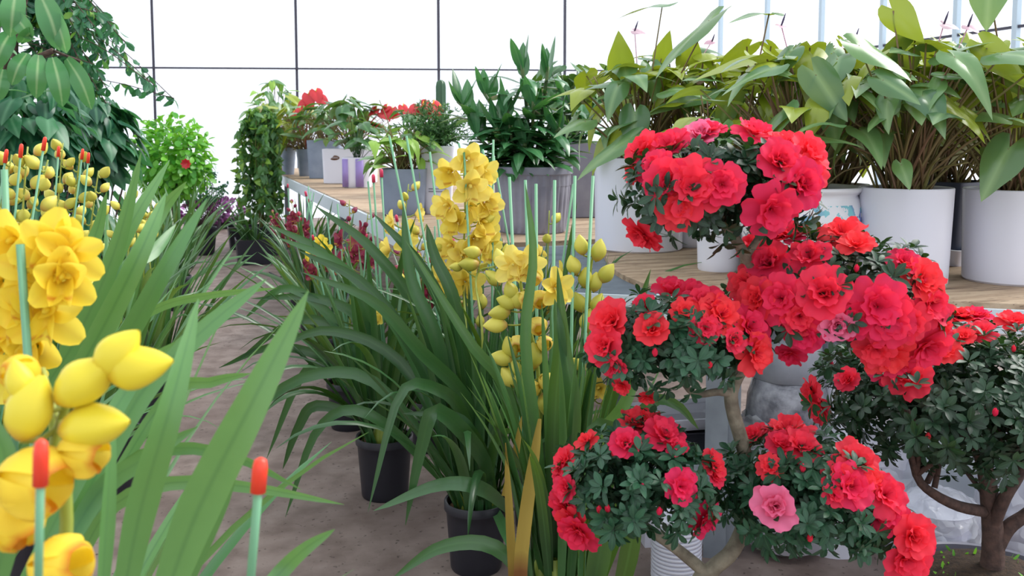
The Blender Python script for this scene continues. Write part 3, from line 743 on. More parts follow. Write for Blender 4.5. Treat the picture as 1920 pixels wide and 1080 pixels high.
bd=[(150,722,.7,.5,1.0),(250,690,1,.2,.95),(55,775,.35,.8,1.0),(165,800,1,.15,1.0),(215,668,.6,.6,.85),(40,720,-.2,1,.6)]
bu=[(P(x,y,D-.02),s*.92,RIGHT*dx+UP*dz-FWD*.1) for x,y,dx,dz,s in bd]
ha=[(P(160,850,D-.02),.9,RIGHT*1-UP*.12-FWD*.25),(P(70,905,D-.04),1.25,RIGHT*1-UP*.05-FWD*.35),(P(30,985,D-.02),1.0,RIGHT*.5-UP*.5-FWD*.3),(P(120,1060,D-.02),1.1,RIGHT*.9+UP*.25-FWD*.3),(P(35,700,D+.02),.7,-RIGHT*.4-FWD*.5)]
spike(oA,ax,(),bu,ha,YFb,YBb,YHb,seed=51,rad=.006)
stake_part(oA,P(462,1180,.72),P(488,872,.72),M_cap,r=.0036); stake_part(oA,P(70,1180,.53),P(77,842,.53),M_cap,r=.0025)
stake_part(oA,P(85,1150,.95),P(38,458,.95),None,.0042)
# second left plant: open bright flowers
bB=Vector((-.30,1.28,0))
cl=[([(60,760,1.25),(140,640,1.25),(215,470,1.25),(265,285,1.25)],46,.3,(.2,.5)),
    ([(90,740,1.3),(160,600,1.3),(240,430,1.3),(318,300,1.35)],40,.3,(.4,.1)),
    ([(120,740,1.2),(190,620,1.2),(260,480,1.2),(312,360,1.25)],50,.3,(.2,.1)),
    ([(130,760,1.15),(230,640,1.15),(310,500,1.15),(388,372,1.2)],46,.3,(.2,.4)),
    ([(150,740,1.3),(230,520,1.3),(290,470,1.35),(330,420,1.4)],34,.3),
    ([(200,640,1.3),(300,575,1.3),(400,552,1.3),(520,540,1.3)],22,.3,(.5,.5),.95),
    ([(180,700,1.3),(240,520,1.35),(300,400,1.4),(350,340,1.4)],36,.3,(.5,.2)),
    ([(20,760,1.3),(90,560,1.35),(170,460,1.4),(200,360,1.4)],40,.3,(.5,.2)),
    ([(10,760,1.0),(25,640,1.0),(20,540,1.0),(-5,470,1.0)],34,.3,(.2,.2)),
    ([(60,740,1.0),(60,640,1.0),(50,590,1.0),(32,545,1.0)],26,.3,(.2,.2))]
oB=orchid(bB,'bright yellow cymbidium orchid with fully open flowers at left edge behind the fat buds',52,None,r=.10,h=.24,n=20,L=(.6,.9),mat=M_strapB,custom=cl,w=.03,e=(55,85),droop=(8,70))
D=1.02
ax=[bB+Vector((.02,-.1,.24)),P(95,900,D+.05),P(60,700,D),P(60,560,D),P(70,430,D)]
fl=[(P(x,y,D-.03+.02*math.sin(x)),s,((x-60)/150*RIGHT-FWD*1.0+UP*.15)) for x,y,s in ((100,462,.86),(38,458,.86),(118,525,.84),(20,528,.86),(92,588,.84),(28,600,.84),(70,650,.8),(-18,478,.8),(68,512,.8),(8,660,.8),(130,478,.74),(60,560,.78),(50,710,.75))]
spike(oB,ax,fl,(),(),YFb,YBb,YHb,seed=53,rad=.006)
stake_part(oB,P(30,900,1.1),P(8,318,1.1),None,.004)
# third and later plants of the left row
lefts=[((-.50,2.2),'cymbidium orchid with clustered green-yellow bud spikes and red-capped stakes at left',[(52,275),(22,290),(90,300)],YB,M_strapB,(120,8)),
       ((-.42,2.75),'cymbidium orchid with yellow-green buds under the dark broad-leaved plants',[(118,268),(150,290),(185,320)],YB,M_strap,(300,8)),
       ((-.28,3.4),'cymbidium orchid with long upright pale leaves in the middle of the left row',[(235,360),(250,390)],YB,M_strapB,(0,0)),
       ((-.18,4.1),'cymbidium orchid with a few yellow buds beneath the round green bush',[(285,370),(270,400)],YB,M_strapB,(0,0)),
       (tuple(G(268,688,0))[:2],'cymbidium orchid in the black pot standing alone at the left aisle edge',[],YB,M_strap,(0,0)),
       (tuple(G(335,580,0))[:2],'cymbidium orchid farthest down the left row beside the aisle',[],YB,M_strap,(0,0))]
for i,(b,lb,tips,bm,mt,_) in enumerate(lefts):
    b=Vector((b[0],b[1],0)); Dd=dep(b)
    o=orchid(b,lb,60+i,'orchids down the left row',r=.09,h=.24,n=44,L=(.5,.86),mat=M_strap if i%2 else mt,clump=False,e=(56,88),droop=(10,85),w=.031,upright=12)
    for k,t in enumerate(tips): auto_spike(o,b+Vector((RNG.uniform(-.04,.04),RNG.uniform(-.04,.04),.24)),P(*t,Dd),0,20 if i<2 else 6,YF,bm,seed=70+i*5+k,start=.45 if i<2 else .7,sc=.86,lean=.04)
    if i<2:
        for (x,y) in (((40,275),(12,285),(84,262)) if i==0 else ((110,278),(155,283),(166,290))): stake_part(o,b+Vector((RNG.uniform(-.05,.05),0,.2)),P(x,y,Dd-.05),M_cap,.0024)

# ------------------------------------------------------------------ azaleas
def rosette(mb, p, ax, L, rn, n=7, fill=False):
    ax=ax.normalized(); R=frame(ax,rdir(rn)); off=rn.uniform(0,6)
    for k in range(n):
        a=off+6.283*k/n+rn.uniform(-.25,.25); e=R_(rn.uniform(8,50)); d=R@Vector((math.cos(a)*math.cos(e),math.sin(a)*math.cos(e),math.sin(e)))
        nr=R@Vector((-math.cos(a)*math.sin(e),-math.sin(a)*math.sin(e),math.cos(e)))
        small_leaf(mb,p+d*.003,d,nr,L*rn.uniform(.75,1.15),L*.42*rn.uniform(.85,1.2),.22,.22,rn.random())
    if rn.random()<.6:
        small_leaf(mb,p,ax,R@Vector((1,0,0)),L*.45,L*.18,.3,0,.95)
def pad(root, c, rad, nros, seed, mat, L=.027, low=-.55, fill=1.0):
    """cushion of leaf rosettes; rad along the view's right, forward and up"""
    rn=random.Random(seed); mb=MB(); B=Matrix((RIGHT,FWD,UP)).transposed()
    k=0
    while k<nros:
        d=rdir(rn)
        if d.z<low and rn.random()<.8: continue
        s=rn.uniform(.74,1.16); wob=1+.18*noise.noise(d*2.3+Vector((seed,0,0)))
        p=c+B@Vector((d.x*rad[0],d.y*rad[1],d.z*rad[2]))*s*wob
        nv=B@Vector((d.x/rad[0],d.y/rad[1],d.z/rad[2])); nv.normalize()
        rosette(mb,p,nv+UP*.35+rdir(rn)*.35,L*rn.uniform(.8,1.15),rn,rn.choice((6,7,8))); k+=1
    for k in range(int(nros*2.2*fill)):
        d=rdir(rn); s=rn.uniform(.2,.8); p=c+B@Vector((d.x*rad[0],d.y*rad[1],d.z*rad[2]))*s
        small_leaf(mb,p,rdir(rn),rdir(rn),L,L*.42,.2,.2,rn.random()*.5)
    # twigs
    for k in range(24):
        d=rdir(rn); p=c+B@Vector((d.x*rad[0],d.y*rad[1],abs(d.z)*rad[2]*.8)); tube(mb,[c-UP*rad[2]*.7,c.lerp(p,.5)-UP*.01,p],[.0025,.002,.0012],4,r=.1)
    return part('foliage_cushion',mb,mat,root)
def on_pad(px,py,c,rad,s=1.02):
    r=ray(px,py).normalized(); B=Matrix((RIGHT,FWD,UP)); o=B@(CP-c); d=B@r
    o=Vector((o.x/rad[0],o.y/rad[1],o.z/rad[2]))/s; d=Vector((d.x/rad[0],d.y/rad[1],d.z/rad[2]))/s
    a=d.dot(d); b=2*o.dot(d); cc=o.dot(o)-1; q=b*b-4*a*cc
    if q<0:
        t=-b/(2*a); p=CP+r*t; e=(B@(p-c)); k=Vector((e.x/rad[0],e.y/rad[1],e.z/rad[2])).length; e=e*min(1,1.14/k); p=c+B.transposed()@e; nv=Vector((e.x/rad[0]**2,e.y/rad[1]**2,e.z/rad[2]**2))
    else:
        t=(-b-math.sqrt(q))/(2*a); p=CP+r*t; e=(B@(p-c)); nv=Vector((e.x/rad[0]**2,e.y/rad[1]**2,e.z/rad[2]**2))
    return p,(B.transposed()@nv).normalized()
def flowers_on(pd, c, rad, lst, seed, sc=1.0, tocam=.6):
    rn=random.Random(seed)
    for it in lst:
        x,y,s=it[:3]; kind=it[3] if len(it)>3 else 'f'
        p,nv=on_pad(x,y,c,rad)
        d=(nv+(CP-p).normalized()*tocam+rdir(rn)*.22).normalized(); k=rn.random()
        if kind=='b': inst('bud',AB[0],pd,TRS(p,frame(d*.5+UP,UP),s*sc)); continue
        ms=AP if kind=='p' else AF; me=ms[int(k*len(ms))]
        inst('flower',me,pd,TRS(p+d*.008,frame(d,UP,rn.uniform(0,6)),s*sc*.94))
DA=1.62
azb=P(1335,1290,DA); azb.z=0
azr=thing('azalea_tree','red azalea trained as a small tree with five flowering cushions, left of the other azalea','azalea',(azb.x,azb.y,0))
round_pot(azr,Vector((azb.x,azb.y,0)),.15,.11,.24,M_brown,rim=.03,lip=.006)
mb=MB()
trunk=[Vector((azb.x,azb.y,.2)),P(1310,1110,DA),P(1335,1068,DA),P(1375,1030,DA),P(1400,960,DA+.04),P(1398,860,DA+.04),P(1372,760,DA+.02),P(1378,715,DA+.02),P(1412,660,DA+.03),P(1440,610,DA+.05),P(1428,540,DA+.04),P(1392,470,DA+.02),P(1360,420,DA)]
tr=catmull(trunk,48); tube(mb,tr,[wpx(17-7*i/48,DA) for i in range(49)],8)
def branch(pts,w0,w1,n=12):
    q=catmull(pts,n); tube(mb,q,[wpx(w0+(w1-w0)*i/n,DA) for i in range(n+1)],7)
branch([P(1325,1075,DA),P(1270,1030,DA),P(1220,995,DA),P(1180,960,DA)],13,8)
branch([P(1374,738,DA+.02),P(1345,735,DA),P(1300,738,DA),P(1270,700,DA+.02)],9,5)
branch([P(1440,615,DA+.05),P(1500,590,DA+.05),P(1560,590,DA+.05)],10,6)
branch([P(1392,900,DA+.04),P(1440,930,DA+.03),P(1500,950,DA+.02)],9,6)
branch([P(1400,480,DA+.02),P(1440,420,DA+.02),P(1460,380,DA)],8,4)
part('trunk',mb,M_bark,azr)
def padc(x,y,rx,ry,D,rd=None):
    c=P(x,y,D); return c,(wpx(rx,D),(rd or wpx(rx,D)*.8),wpx(ry,D))
# top cushion
c,r=padc(1350,362,160,92,DA,.12); pd=pad(azr,c,r,190,1,M_aleafD,.029)
flowers_on(pd,c,r,[(1215,290,.95),(1260,285,1.05),(1318,268,.95,'p'),(1418,250,1.0),(1465,292,1.2),(1505,300,1.1),(1258,345,1.1),(1300,352,1.25),(1352,348,1.0),(1455,312,1.1),(1490,345,1.15),(1440,388,1.15),(1275,385,1.0),(1238,325,.9),(1335,250,.7),(1197,435,.9),(1222,437,.7),(1505,330,.9),(1198,325,.6)],1)
# middle right cushion
c,r=padc(1570,560,175,105,DA+.05,.13); pd=pad(azr,c,r,210,2,M_aleafD,.027)
flowers_on(pd,c,r,[(1418,475,1.05),(1450,500,1.1),(1480,455,1.0),(1430,560,1.05),(1405,535,.9),(1470,560,1.15),(1545,555,1.25),(1580,450,1.1),(1605,470,.8),(1520,490,.95),(1640,575,1.3),(1665,600,1.1),(1720,530,1.0),(1690,500,.8),(1735,570,1.0),(1725,640,1.25),(1660,655,1.1),(1640,645,.9),(1512,620,.9),(1570,605,.8,'p'),(1485,655,.7),(1690,680,.8),(1600,600,.8),(1500,590,.9),(1700,600,.9),(1748,600,.8),(1605,510,.5,'b'),(1455,450,.8)],2)
# middle left cushion
c,r=padc(1262,648,150,85,DA,.11); pd=pad(azr,c,r,190,3,M_aleaf,.026)
flowers_on(pd,c,r,[(1155,610,1.15),(1145,650,1.0),(1225,625,.85),(1260,560,1.0),(1320,580,1.15),(1345,600,1.1),(1300,565,.9),(1395,620,1.15),(1405,660,1.0),(1375,590,.8),(1320,620,.7),(1212,580,.6),(1170,715,.5),(1215,735,.5),(1370,640,.6),(1330,690,.5,'b'),(1160,680,.7),(1228,668,.6,'b'),(1285,590,.7)],3,.95)
# lower left cushion
c,r=padc(1192,908,128,98,DA-.05,.11); pd=pad(azr,c,r,230,4,M_aleaf,.025)
flowers_on(pd,c,r,[(1195,805,1.0),(1240,825,1.0),(1175,840,.8),(1215,800,.8),(1265,845,.6),(1068,870,.8),(1070,945,1.05),(1085,975,1.0),(1065,1010,1.05),(1270,912,.8),(1280,900,.5),(1330,875,.75),(1330,895,.6),(1312,965,.9),(1125,962,.6,'b'),(1140,960,.6,'b'),(1205,920,.6,'b'),(1235,965,.6,'b'),(1105,835,.6),(1060,890,.6),(1300,940,.6,'b'),(1345,1030,.5,'b'),(1072,915,.7),(1150,855,.5,'b')],4,.92)
# lower right cushion
c2_,r2_=padc(1652,985,62,66,DA-.02,.07); pd2=pad(azr,c2_,r2_,46,15,M_aleaf,.026)
flowers_on(pd2,c2_,r2_,[(1660,965,.9),(1702,1000,1.0),(1692,1040,1.05),(1716,1022,.8),(1690,1070,.8)],15,1.0)
branch([P(1500,950,DA+.02),P(1580,985,DA),P(1640,1000,DA-.02)],6,4)
c,r=padc(1510,930,150,98,DA,.12); pd=pad(azr,c,r,260,5,M_aleaf,.026)
flowers_on(pd,c,r,[(1480,825,1.3),(1420,830,.8),(1500,845,.9),(1455,950,1.05,'p'),(1600,870,1.0),(1590,915,1.0),(1575,900,.8),(1650,930,1.0),(1625,900,.6),(1445,880,.6),(1505,885,.6,'b'),(1560,930,.5),(1518,1015,.6,'b'),(1465,845,.8),(1610,905,.6)],5,1.0)
# the other azalea, at the right edge
DR=1.95
tb=P(1858,1062,DR); zs=tb.z
zr=thing('azalea_tree','dark green azalea tree with brown many-forked trunk and few red flowers at right edge','azalea',(tb.x,tb.y,0))
pc=Vector((tb.x,tb.y,0))
round_pot(zr,pc,.20,.155,zs-.04,M_greyp,M_soil,rim=.03,lip=.008,depth=.02)
mb=MB(); lathe(mb,[(.188,zs-.055),(.16,zs-.035),(.11,zs-.012),(.06,zs-.002),(.001,zs+.002)],40,pc,lambda a,z:1+.03*math.sin(7*a)+.02*math.sin(17*a+z*90),close=False); part('soil_mound',mb,M_soil,zr)
mb=MB()
def br(pts,w0,w1,n=12,k=7):
    q=catmull(pts,n); tube(mb,q,[wpx(w0+(w1-w0)*i/n,DR) for i in range(n+1)],k)
br([tb-UP*.05,P(1862,1020,DR),P(1856,940,DR),P(1845,870,DR),P(1820,800,DR),P(1790,740,DR+.05)],24,9)
br([P(1865,1030,DR),P(1890,990,DR),P(1930,960,DR),P(1990,900,DR)],17,9)
br([P(1858,990,DR),P(1885,930,DR-.03),P(1915,880,DR),P(1930,800,DR)],14,8)
br([P(1850,960,DR),P(1800,950,DR-.05),P(1750,925,DR-.08),P(1718,890,DR-.08),P(1700,800,DR-.03)],12,6)
rn=random.Random(3)
for k in range(26):
    a=P(rn.uniform(1760,1930),rn.uniform(860,950),DR+rn.uniform(-.1,.1)); e=P(rn.uniform(1690,1990),rn.uniform(720,800),DR+rn.uniform(-.2,.2))
    q0,_=near_axis([P(1718,890,DR-.08),P(1800,950,DR-.05),P(1856,940,DR),P(1885,930,DR),P(1930,880,DR)],e)
    br([q0,q0.lerp(e,.5)+rdir(rn)*.02,e],6,3,8,5)
part('trunk',mb,M_barkD,zr)
c,r=padc(1800,745,245,125,DR,.24); pd=pad(zr,c,r,720,6,M_aleafD,.027,low=-.75,fill=1.4)
flowers_on(pd,c,r,[(1705,715,1.2),(1800,605,1.0),(1840,632,.8),(1775,610,.8),(1830,600,.8),(1535,740,1.0),(1545,765,.8),(1595,718,.7),(1740,825,.6,'b'),(1770,665,.8),(1915,595,.9),(1860,575,.7,'b'),(1865,780,.6,'b'),(1720,690,.6),(1765,640,.7),(1900,660,.5,'b'),(1660,700,.7),(1810,640,.6),(1560,690,.6,'b'),(1690,760,.4,'b')],6,1.05)
mb=MB(); rn=random.Random(5)
for k in range(60):
    a=rn.uniform(0,6.28); q_=rn.uniform(.07,.17); x=q_*math.cos(a); y=q_*math.sin(a); small_leaf(mb,pc+Vector((x,y,zs+.003-.3*max(0,q_-.03))),Vector((rn.uniform(-1,1),rn.uniform(-1,1),1.2)),rdir(rn),rn.uniform(.012,.03),.006,.2,.2)
part('weeds',mb,M_bush,zr)['kind']='stuff'

# ------------------------------------------------------------------ anthuriums on the near bench
def anthurium(c, label, seed, z0, n, spread, hmin, hmax, Lr=(.15,.26), heroes=(), potfn=None, mat=M_anth, group=None, flowers=(), nstem=14, yel=.25, lean=Vector((0,0,0))):
    rn=random.Random(seed); root=thing('anthurium',label,'anthurium',(c.x,c.y,c.z),group)
    if potfn: potfn(root,c)
    lv=MB(); st=MB(); b0=c+Vector((0,0,z0))
    def stem(base,tip,w=.0036):
        mid=base.lerp(tip,.55)+Vector((0,0,.03))-(tip-base)*Vector((1,1,0)).length*0; tube(st,catmull([base,mid,tip],7),[w*1.3-w*.5*i/7 for i in range(8)],5,r=rn.random())
    for k in range(n):
        az=6.283*(k*.381966)+rn.uniform(-.4,.4); q=math.sqrt((k+.5)/n)
        hh=hmax-(hmax-hmin)*q*rn.uniform(.3,1.1)
        if rn.random()<.08: hh*=.45
        p=b0+Vector((math.cos(az)*spread*q*rn.uniform(.75,1.1),math.sin(az)*spread*q*rn.uniform(.75,1.1),hh))+lean*(hh/hmax)
        stem(b0+Vector((rn.uniform(-.05,.05),rn.uniform(-.05,.05),-.02)),p)
        dn=rn.uniform(-.25,.35) if rn.random()<.68 else rn.uniform(.4,1.2); az2=az+rn.uniform(-.9,.9); tip=Vector((math.cos(az2),math.sin(az2),-dn)); nr=Vector((math.cos(az2)*.5*dn,math.sin(az2)*.5*dn,1))+rdir(rn)*.38
        heart(lv,p,leafR(tip,nr),rn.uniform(*Lr)*(1-.15*q),rn.uniform(.62,.88),rn.uniform(.1,.8),rn.uniform(-.1,.35),rn.random(),1.0 if rn.random()<yel else 0.0)
    for k in range(nstem):
        a=rn.uniform(0,6.28); e=b0+Vector((math.cos(a)*spread*.6,math.sin(a)*spread*.6,rn.uniform(.1,.4))); stem(b0+Vector((rn.uniform(-.06,.06),rn.uniform(-.06,.06),-.02)),e,.003)
    for he in heroes:   # (px,py stem end),(px,py tip), depth, width, normal lean, mask
        (ax_,ay),(tx,ty),Dh,wd,nl,m=he
        p=P(ax_,ay,Dh); t=P(tx,ty,Dh-.06); d=t-p; L=d.length
        nr=(CP-p).normalized()*nl[0]+UP*nl[1]+RIGHT*nl[2]
        heart(lv,p,leafR(d,nr),L/.95,wd*.76,.18,.12,rn.random(),m); stem(b0+Vector((rn.uniform(-.05,.05),rn.uniform(-.05,.05),-.02)),p,.003)
    part('foliage',lv,mat,root); part('stems',st,M_stem,root)
    for (x,y,Dh,sz,sm) in flowers:
        p=P(x,y,Dh); mb=MB(); d=(RIGHT*rn.uniform(-1,1)-FWD*rn.uniform(.2,1)-UP*.2)
        heart(mb,p,leafR(d,UP*.8-FWD*.7),sz,1.0,.1,.25,rn.random(),0,16); q0=b0+Vector((rn.uniform(-.04,.04),rn.uniform(-.04,.04),-.02))
        tube(mb,catmull([q0,q0.lerp(p,.6)+Vector((0,0,.04)),p],7),.002,5,r=.9)
        f=part('flower',mb,sm,root,label='pale pink flower' if sm is M_spathe else None)
        mb=MB(); e=p+UP*sz*.75+RIGHT*sz*.25; tube(mb,[p,p.lerp(e,.5),e],[.003,.0035,.0015],6); part('spadix',mb,M_spadix,f)
    return root
def wpot(r1,r0,h): return lambda root,c: round_pot(root,c,r1,r0,h,M_white)
AG='anthuriums on the near bench'
cA=push(G(1197,474,BZ2),.14); DAa=dep(cA); rA=wpx(84,DAa)
anthurium(cA,'anthurium in the white pot farthest left on the plywood, beside the ribbed grey pot',101,.31,44,.30,.16,.44,(.12,.19),potfn=wpot(rA,rA*.97,wpx(170,DAa)),group=AG,
  heroes=[((1165,130),(1160,60),DAa,1.1,(.8,.2,0),1),((1120,160),(1185,145),DAa-.15,1.0,(.3,1,0),0),((1240,110),(1255,60),DAa,1.0,(.8,.1,0),1),((1330,38),(1215,130),DAa-.25,.8,(.2,1,-.5),0),((1242,10),(1150,20),DAa-.1,.6,(.1,1,0),0),((1190,215),(1185,285),DAa-.25,1.2,(.8,.4,0),0),((1180,260),(1075,325),DAa-.3,.6,(.4,.8,0),0),((1390,165),(1200,190),DAa-.2,.5,(.4,1,0),0),((1290,120),(1300,60),DAa+.1,1.2,(.8,.1,0),1)],
  flowers=[(1190,58,DAa,.05,M_spathe),(1335,78,DAa+.1,.04,M_spathe)])
cS=push(G(1347,512,BZ2),.08); cS.z=BZ2
anthurium(cS,'anthurium in the small low white pot half hidden behind the red azalea tree trunk',102,.17,24,.2,.08,.38,(.12,.2),potfn=wpot(.075,.068,.19),group=AG,
  heroes=[((1442,26),(1365,24),2.95,.7,(.2,1,0),0),((1460,110),(1300,115),2.95,.6,(.3,1,0),1)])
def porc(root,c):
    k=1.06
    pr=[(.10,0),(.105,.006),(.115,.012),(.128,.03),(.15,.07),(.168,.12),(.176,.165),(.174,.20),(.166,.232),(.160,.245),(.166,.252),(.174,.258),(.176,.268),(.168,.270),(.158,.262),(.152,.2)]
    mb=MB(); lathe(mb,[(a*k,b*k) for a,b in pr],56,c); o=part('pot',mb,M_porc,root)
    mb=MB(); disc(mb,c+Vector((0,0,.248*k)),.155*k); part('soil',mb,M_soil,root)
# porcelain texture uses object coordinates: its thing stands at the pot's foot
cP=push(G(1497,536,BZ2),.19); cP.z=BZ2; DP=dep(cP)
anthurium(cP,'anthurium in the white porcelain pot painted with blue flowers above a lattice',103,.25,66,.32,.17,.48,(.12,.195),potfn=porc,group=AG,nstem=36,
  heroes=[((1445,160),(1480,105),DP-.1,.9,(.6,.5,.6),1),((1530,140),(1590,225),DP-.25,1.0,(.7,.6,-.3),0),((1510,255),(1625,262),DP-.3,.8,(.3,1,0),0),((1445,130),(1350,160),DP-.2,.7,(.3,1,0),0),((1450,130),(1520,150),DP-.1,.9,(.4,1,.1),0)],
  flowers=[(1465,48,DP,.05,M_spathe),(1600,82,DP-.1,.06,M_spathe)])
cC=push(G(1692,540,BZ2),.125); cC.z=BZ2; DC=dep(cC); rC=wpx(84,DC)
anthurium(cC,'anthurium in the white cylinder pot between the painted porcelain pot and slate pot',104,.26,66,.32,.18,.5,(.12,.195),potfn=wpot(rC,rC*.93,wpx(178,DC)),group=AG,nstem=36,
  heroes=[((1675,20),(1730,80),DC-.05,1.1,(.6,.3,-.5),1),((1610,85),(1720,140),DC-.2,.9,(.5,.9,0),0),((1655,150),(1730,190),DC-.25,1.0,(.7,.6,0),0),((1770,140),(1860,140),DC-.2,.8,(.3,1,0),0),((1690,310),(1705,350),DC-.2,1,(.8,.3,0),0),((1745,200),(1800,175),DC-.1,1.0,(.5,.8,0),1)],
  flowers=[(1770,45,DC,.05,M_spathe),(1815,50,DC,.05,M_spathe)])
cD=push(G(1893,536,BZ2),.125); cD.z=BZ2; DD=dep(cD); rD=wpx(88,DD)
anthurium(cD,'anthurium in the white cylinder pot cut off by the right picture edge',105,.26,54,.30,.16,.48,(.12,.19),potfn=wpot(rD,rD*.95,wpx(172,DD)),group=AG,
  heroes=[((1855,-25),(1850,50),DD-.2,1.2,(.8,.2,0),0),((1850,90),(1930,165),DD-.2,.8,(.5,.7,-.6),1),((1810,205),(1870,255),DD-.2,.7,(.5,.8,.5),1),((1890,280),(1840,370),DD-.25,1.0,(.8,.4,0),0)])
cE=push(G(1768,496,BZ2),.12); cE.z=BZ2; DE=dep(cE)
def spot(root,c): square_pot(root,c,.24,.19,wpx(150,DE),M_slate,.3)
anthurium(cE,'anthurium in the dark slate square pot behind the white cylinder pots',106,.25,50,.34,.2,.55,(.12,.195),potfn=spot,group=AG,yel=.5)
# back rows, pots mostly hidden behind the front ones
for i,(x,D,lb) in enumerate(((1290,3.75,'anthurium in a hidden white pot behind the top of the red azalea tree'),(1420,3.55,'anthurium behind the painted porcelain pot, second row'),(1560,3.45,'anthurium in the second row behind the white cylinder pot'),(1730,3.5,'anthurium in the second row behind the slate square pot'),(1870,3.6,'anthurium in the second row at the right picture edge'))):
    q=P(x,400,D); q.z=BZ-.014
    q.z=BZ2 if True else q.z
    anthurium(q,lb,120+i,.24,58,.38,.2,.56,(.12,.195),potfn=wpot(.13,.12,.26),group='second row of anthuriums on the near bench',yel=.75,nstem=30,flowers=[(x+25,150,D-.2,.04,M_spathe)] if i<2 else ())
# white tray and its neighbours
q=G(1800,500,BZ2); q.z=BZ2
root=thing('plant_tray','low white plastic tray on the plywood beside the right white cylinder pot','tray',(q.x,q.y,q.z)); square_pot(root,q+FWD*.06,.13,.10,.055,M_white,.3,'tray_body',bev=.3,soil=False)

# ------------------------------------------------------------------ long bench: pots and plants
def at_bench(px,py,dd): q=push(G(px,py,BZ),dd); q.z=BZ; return q
# grey ribbed pot with cane plant
q=at_bench(998,441,.16); Dq=dep(q); rr=wpx(73,Dq)
root=thing('cane_plant','dark green cane plant with leaf whorls in the big ribbed grey pot','cane plant',tuple(q))
round_pot(root,q,rr,rr*.86,wpx(122,Dq),M_greyp,rim=.03,lip=.006,fn=lambda a,z:1+(.018*(1 if math.sin(a*30)>0 else -1) if .02<z<.22 else 0),n=120)
hp=wpx(122,Dq); rn=random.Random(5); lv=MB(); cn=MB()
for (x,y,dd) in ((978,120,0),(1028,125,.05),(905,170,.08),(858,190,.1),(1000,190,-.1),(950,205,-.08),(1075,190,.08),(930,240,-.1),(1050,240,-.1),(890,250,0),(985,270,-.12),(1100,230,.15)):
    top=P(x,y,Dq+dd); b=q+Vector((rn.uniform(-.1,.1),rn.uniform(-.1,.1),hp-.03)); cv=catmull([b,b.lerp(top,.5)+Vector((0,0,.0)),top],16); tube(cn,cv,.008,7)
    for k in range(28):
        t=.18+.82*k/27; p=cv[int(t*16)]; az=k*2.4+rn.uniform(-.3,.3); up=(t>.9)
        e=R_(rn.uniform(60,86)) if up else R_(rn.uniform(-12,28)); L=rn.uniform(.15,.23)*(.85 if up else 1); 
        ribbon(lv,arc(p,az,e,L,R_(rn.uniform(15,75)) if not up else .2,8),.062 if up else .056,lance_prof,.25,Vector((-math.sin(az),math.cos(az),0)),(0,rn.uniform(-.3,.3)),rn.random())
part('canes',cn,M_cane,root); part('foliage',lv,M_dra,root)
# white tapered square pot with ferny plant
q=at_bench(822,402,.1); Dq=dep(q)
root=thing('feathery_fern','feathery dark fern in the tall white tapered square pot with two engraved lines','fern',tuple(q))
hp=wpx(125,Dq); square_pot(root,q,wpx(62,Dq),wpx(50,Dq),hp,M_white,-.30,bev=.28)
mb=MB(); Rz=Matrix.Translation(q)@Matrix.Rotation(-.30,4,'Z'); w_=wpx(53,Dq)/2+.002
for z in (.125,.14): box(mb,-w_*.6,w_*.6,-w_*1.02-.002,-w_*1.02+.006,z,z+.004,Rz)
part('engraved_line',mb,M_greyp,root)
mb=MB(); rn=random.Random(8)
for k in range(90):
    az=rn.uniform(0,6.28); pts=arc(q+Vector((rn.uniform(-.04,.04),rn.uniform(-.04,.04),hp-.02)),az,R_(rn.uniform(35,88)),rn.uniform(.15,.33),R_(rn.uniform(20,80)),9)
    tube(mb,pts,.0012,3,r=.2)
    for i in range(2,10):
        for j in range(7): small_leaf(mb,pts[i],rdir(rn)*.8+(pts[i]-pts[i-1]).normalized()*.7,rdir(rn),rn.uniform(.02,.036),.006,.1,.1,rn.random())
part('foliage',mb,M_fern,root)
# blue-grey rounded trough with leafy plant
def leafy(name,label,cat,q,z0,n,spread,hmin,hmax,Lr,mat,seed,potfn,red=(),yel=.2,group=None,redm=M_rspathe,rsz=.09):
    o=anthurium(q,label,seed,z0,n,spread,hmin,hmax,Lr,(),potfn,mat,group,(),10,yel)
    o.name=name; o['category']=cat; ORG[o.name]=Vector(q)
    rn=random.Random(seed)
    for (x,y,s) in red:
        D=dep(q)-.03; p=P(x,y,D); mb=MB(); d=-FWD*.5+RIGHT*rn.uniform(-1,1)+UP*rn.uniform(-.2,.3)
        heart(mb,p,leafR(RIGHT*rn.uniform(-1,1)-UP*.5-FWD*.3,UP*.7-FWD*1.0+RIGHT*rn.uniform(-.4,.4)),s*rsz*.95,1.1,.35,.3,rn.random(),0,16)
        b=Vector(q)+Vector((0,0,z0)); tube(mb,catmull([b,b.lerp(p,.6)+UP*.03,p],6),.0025,5,r=.1); f=part('flower',mb,redm,o)
        mb=MB(); tube(mb,[p,p+UP*.04+RIGHT*.01],[.004,.002],6); part('spadix',mb,M_yelF,f)
    return o
q=at_bench(758,404,.1); Dq=dep(q)
leafy('leafy_plant','mixed light green leafy plant in the rounded blue-grey trough beside the tall white pot','plant',q,wpx(84,Dq),44,.22,.02,.24,(.08,.16),M_vine,201,lambda r,c:square_pot(r,c,wpx(88,Dq),wpx(76,Dq),wpx(85,Dq),M_blueg,-.30,bev=.35),yel=.5)
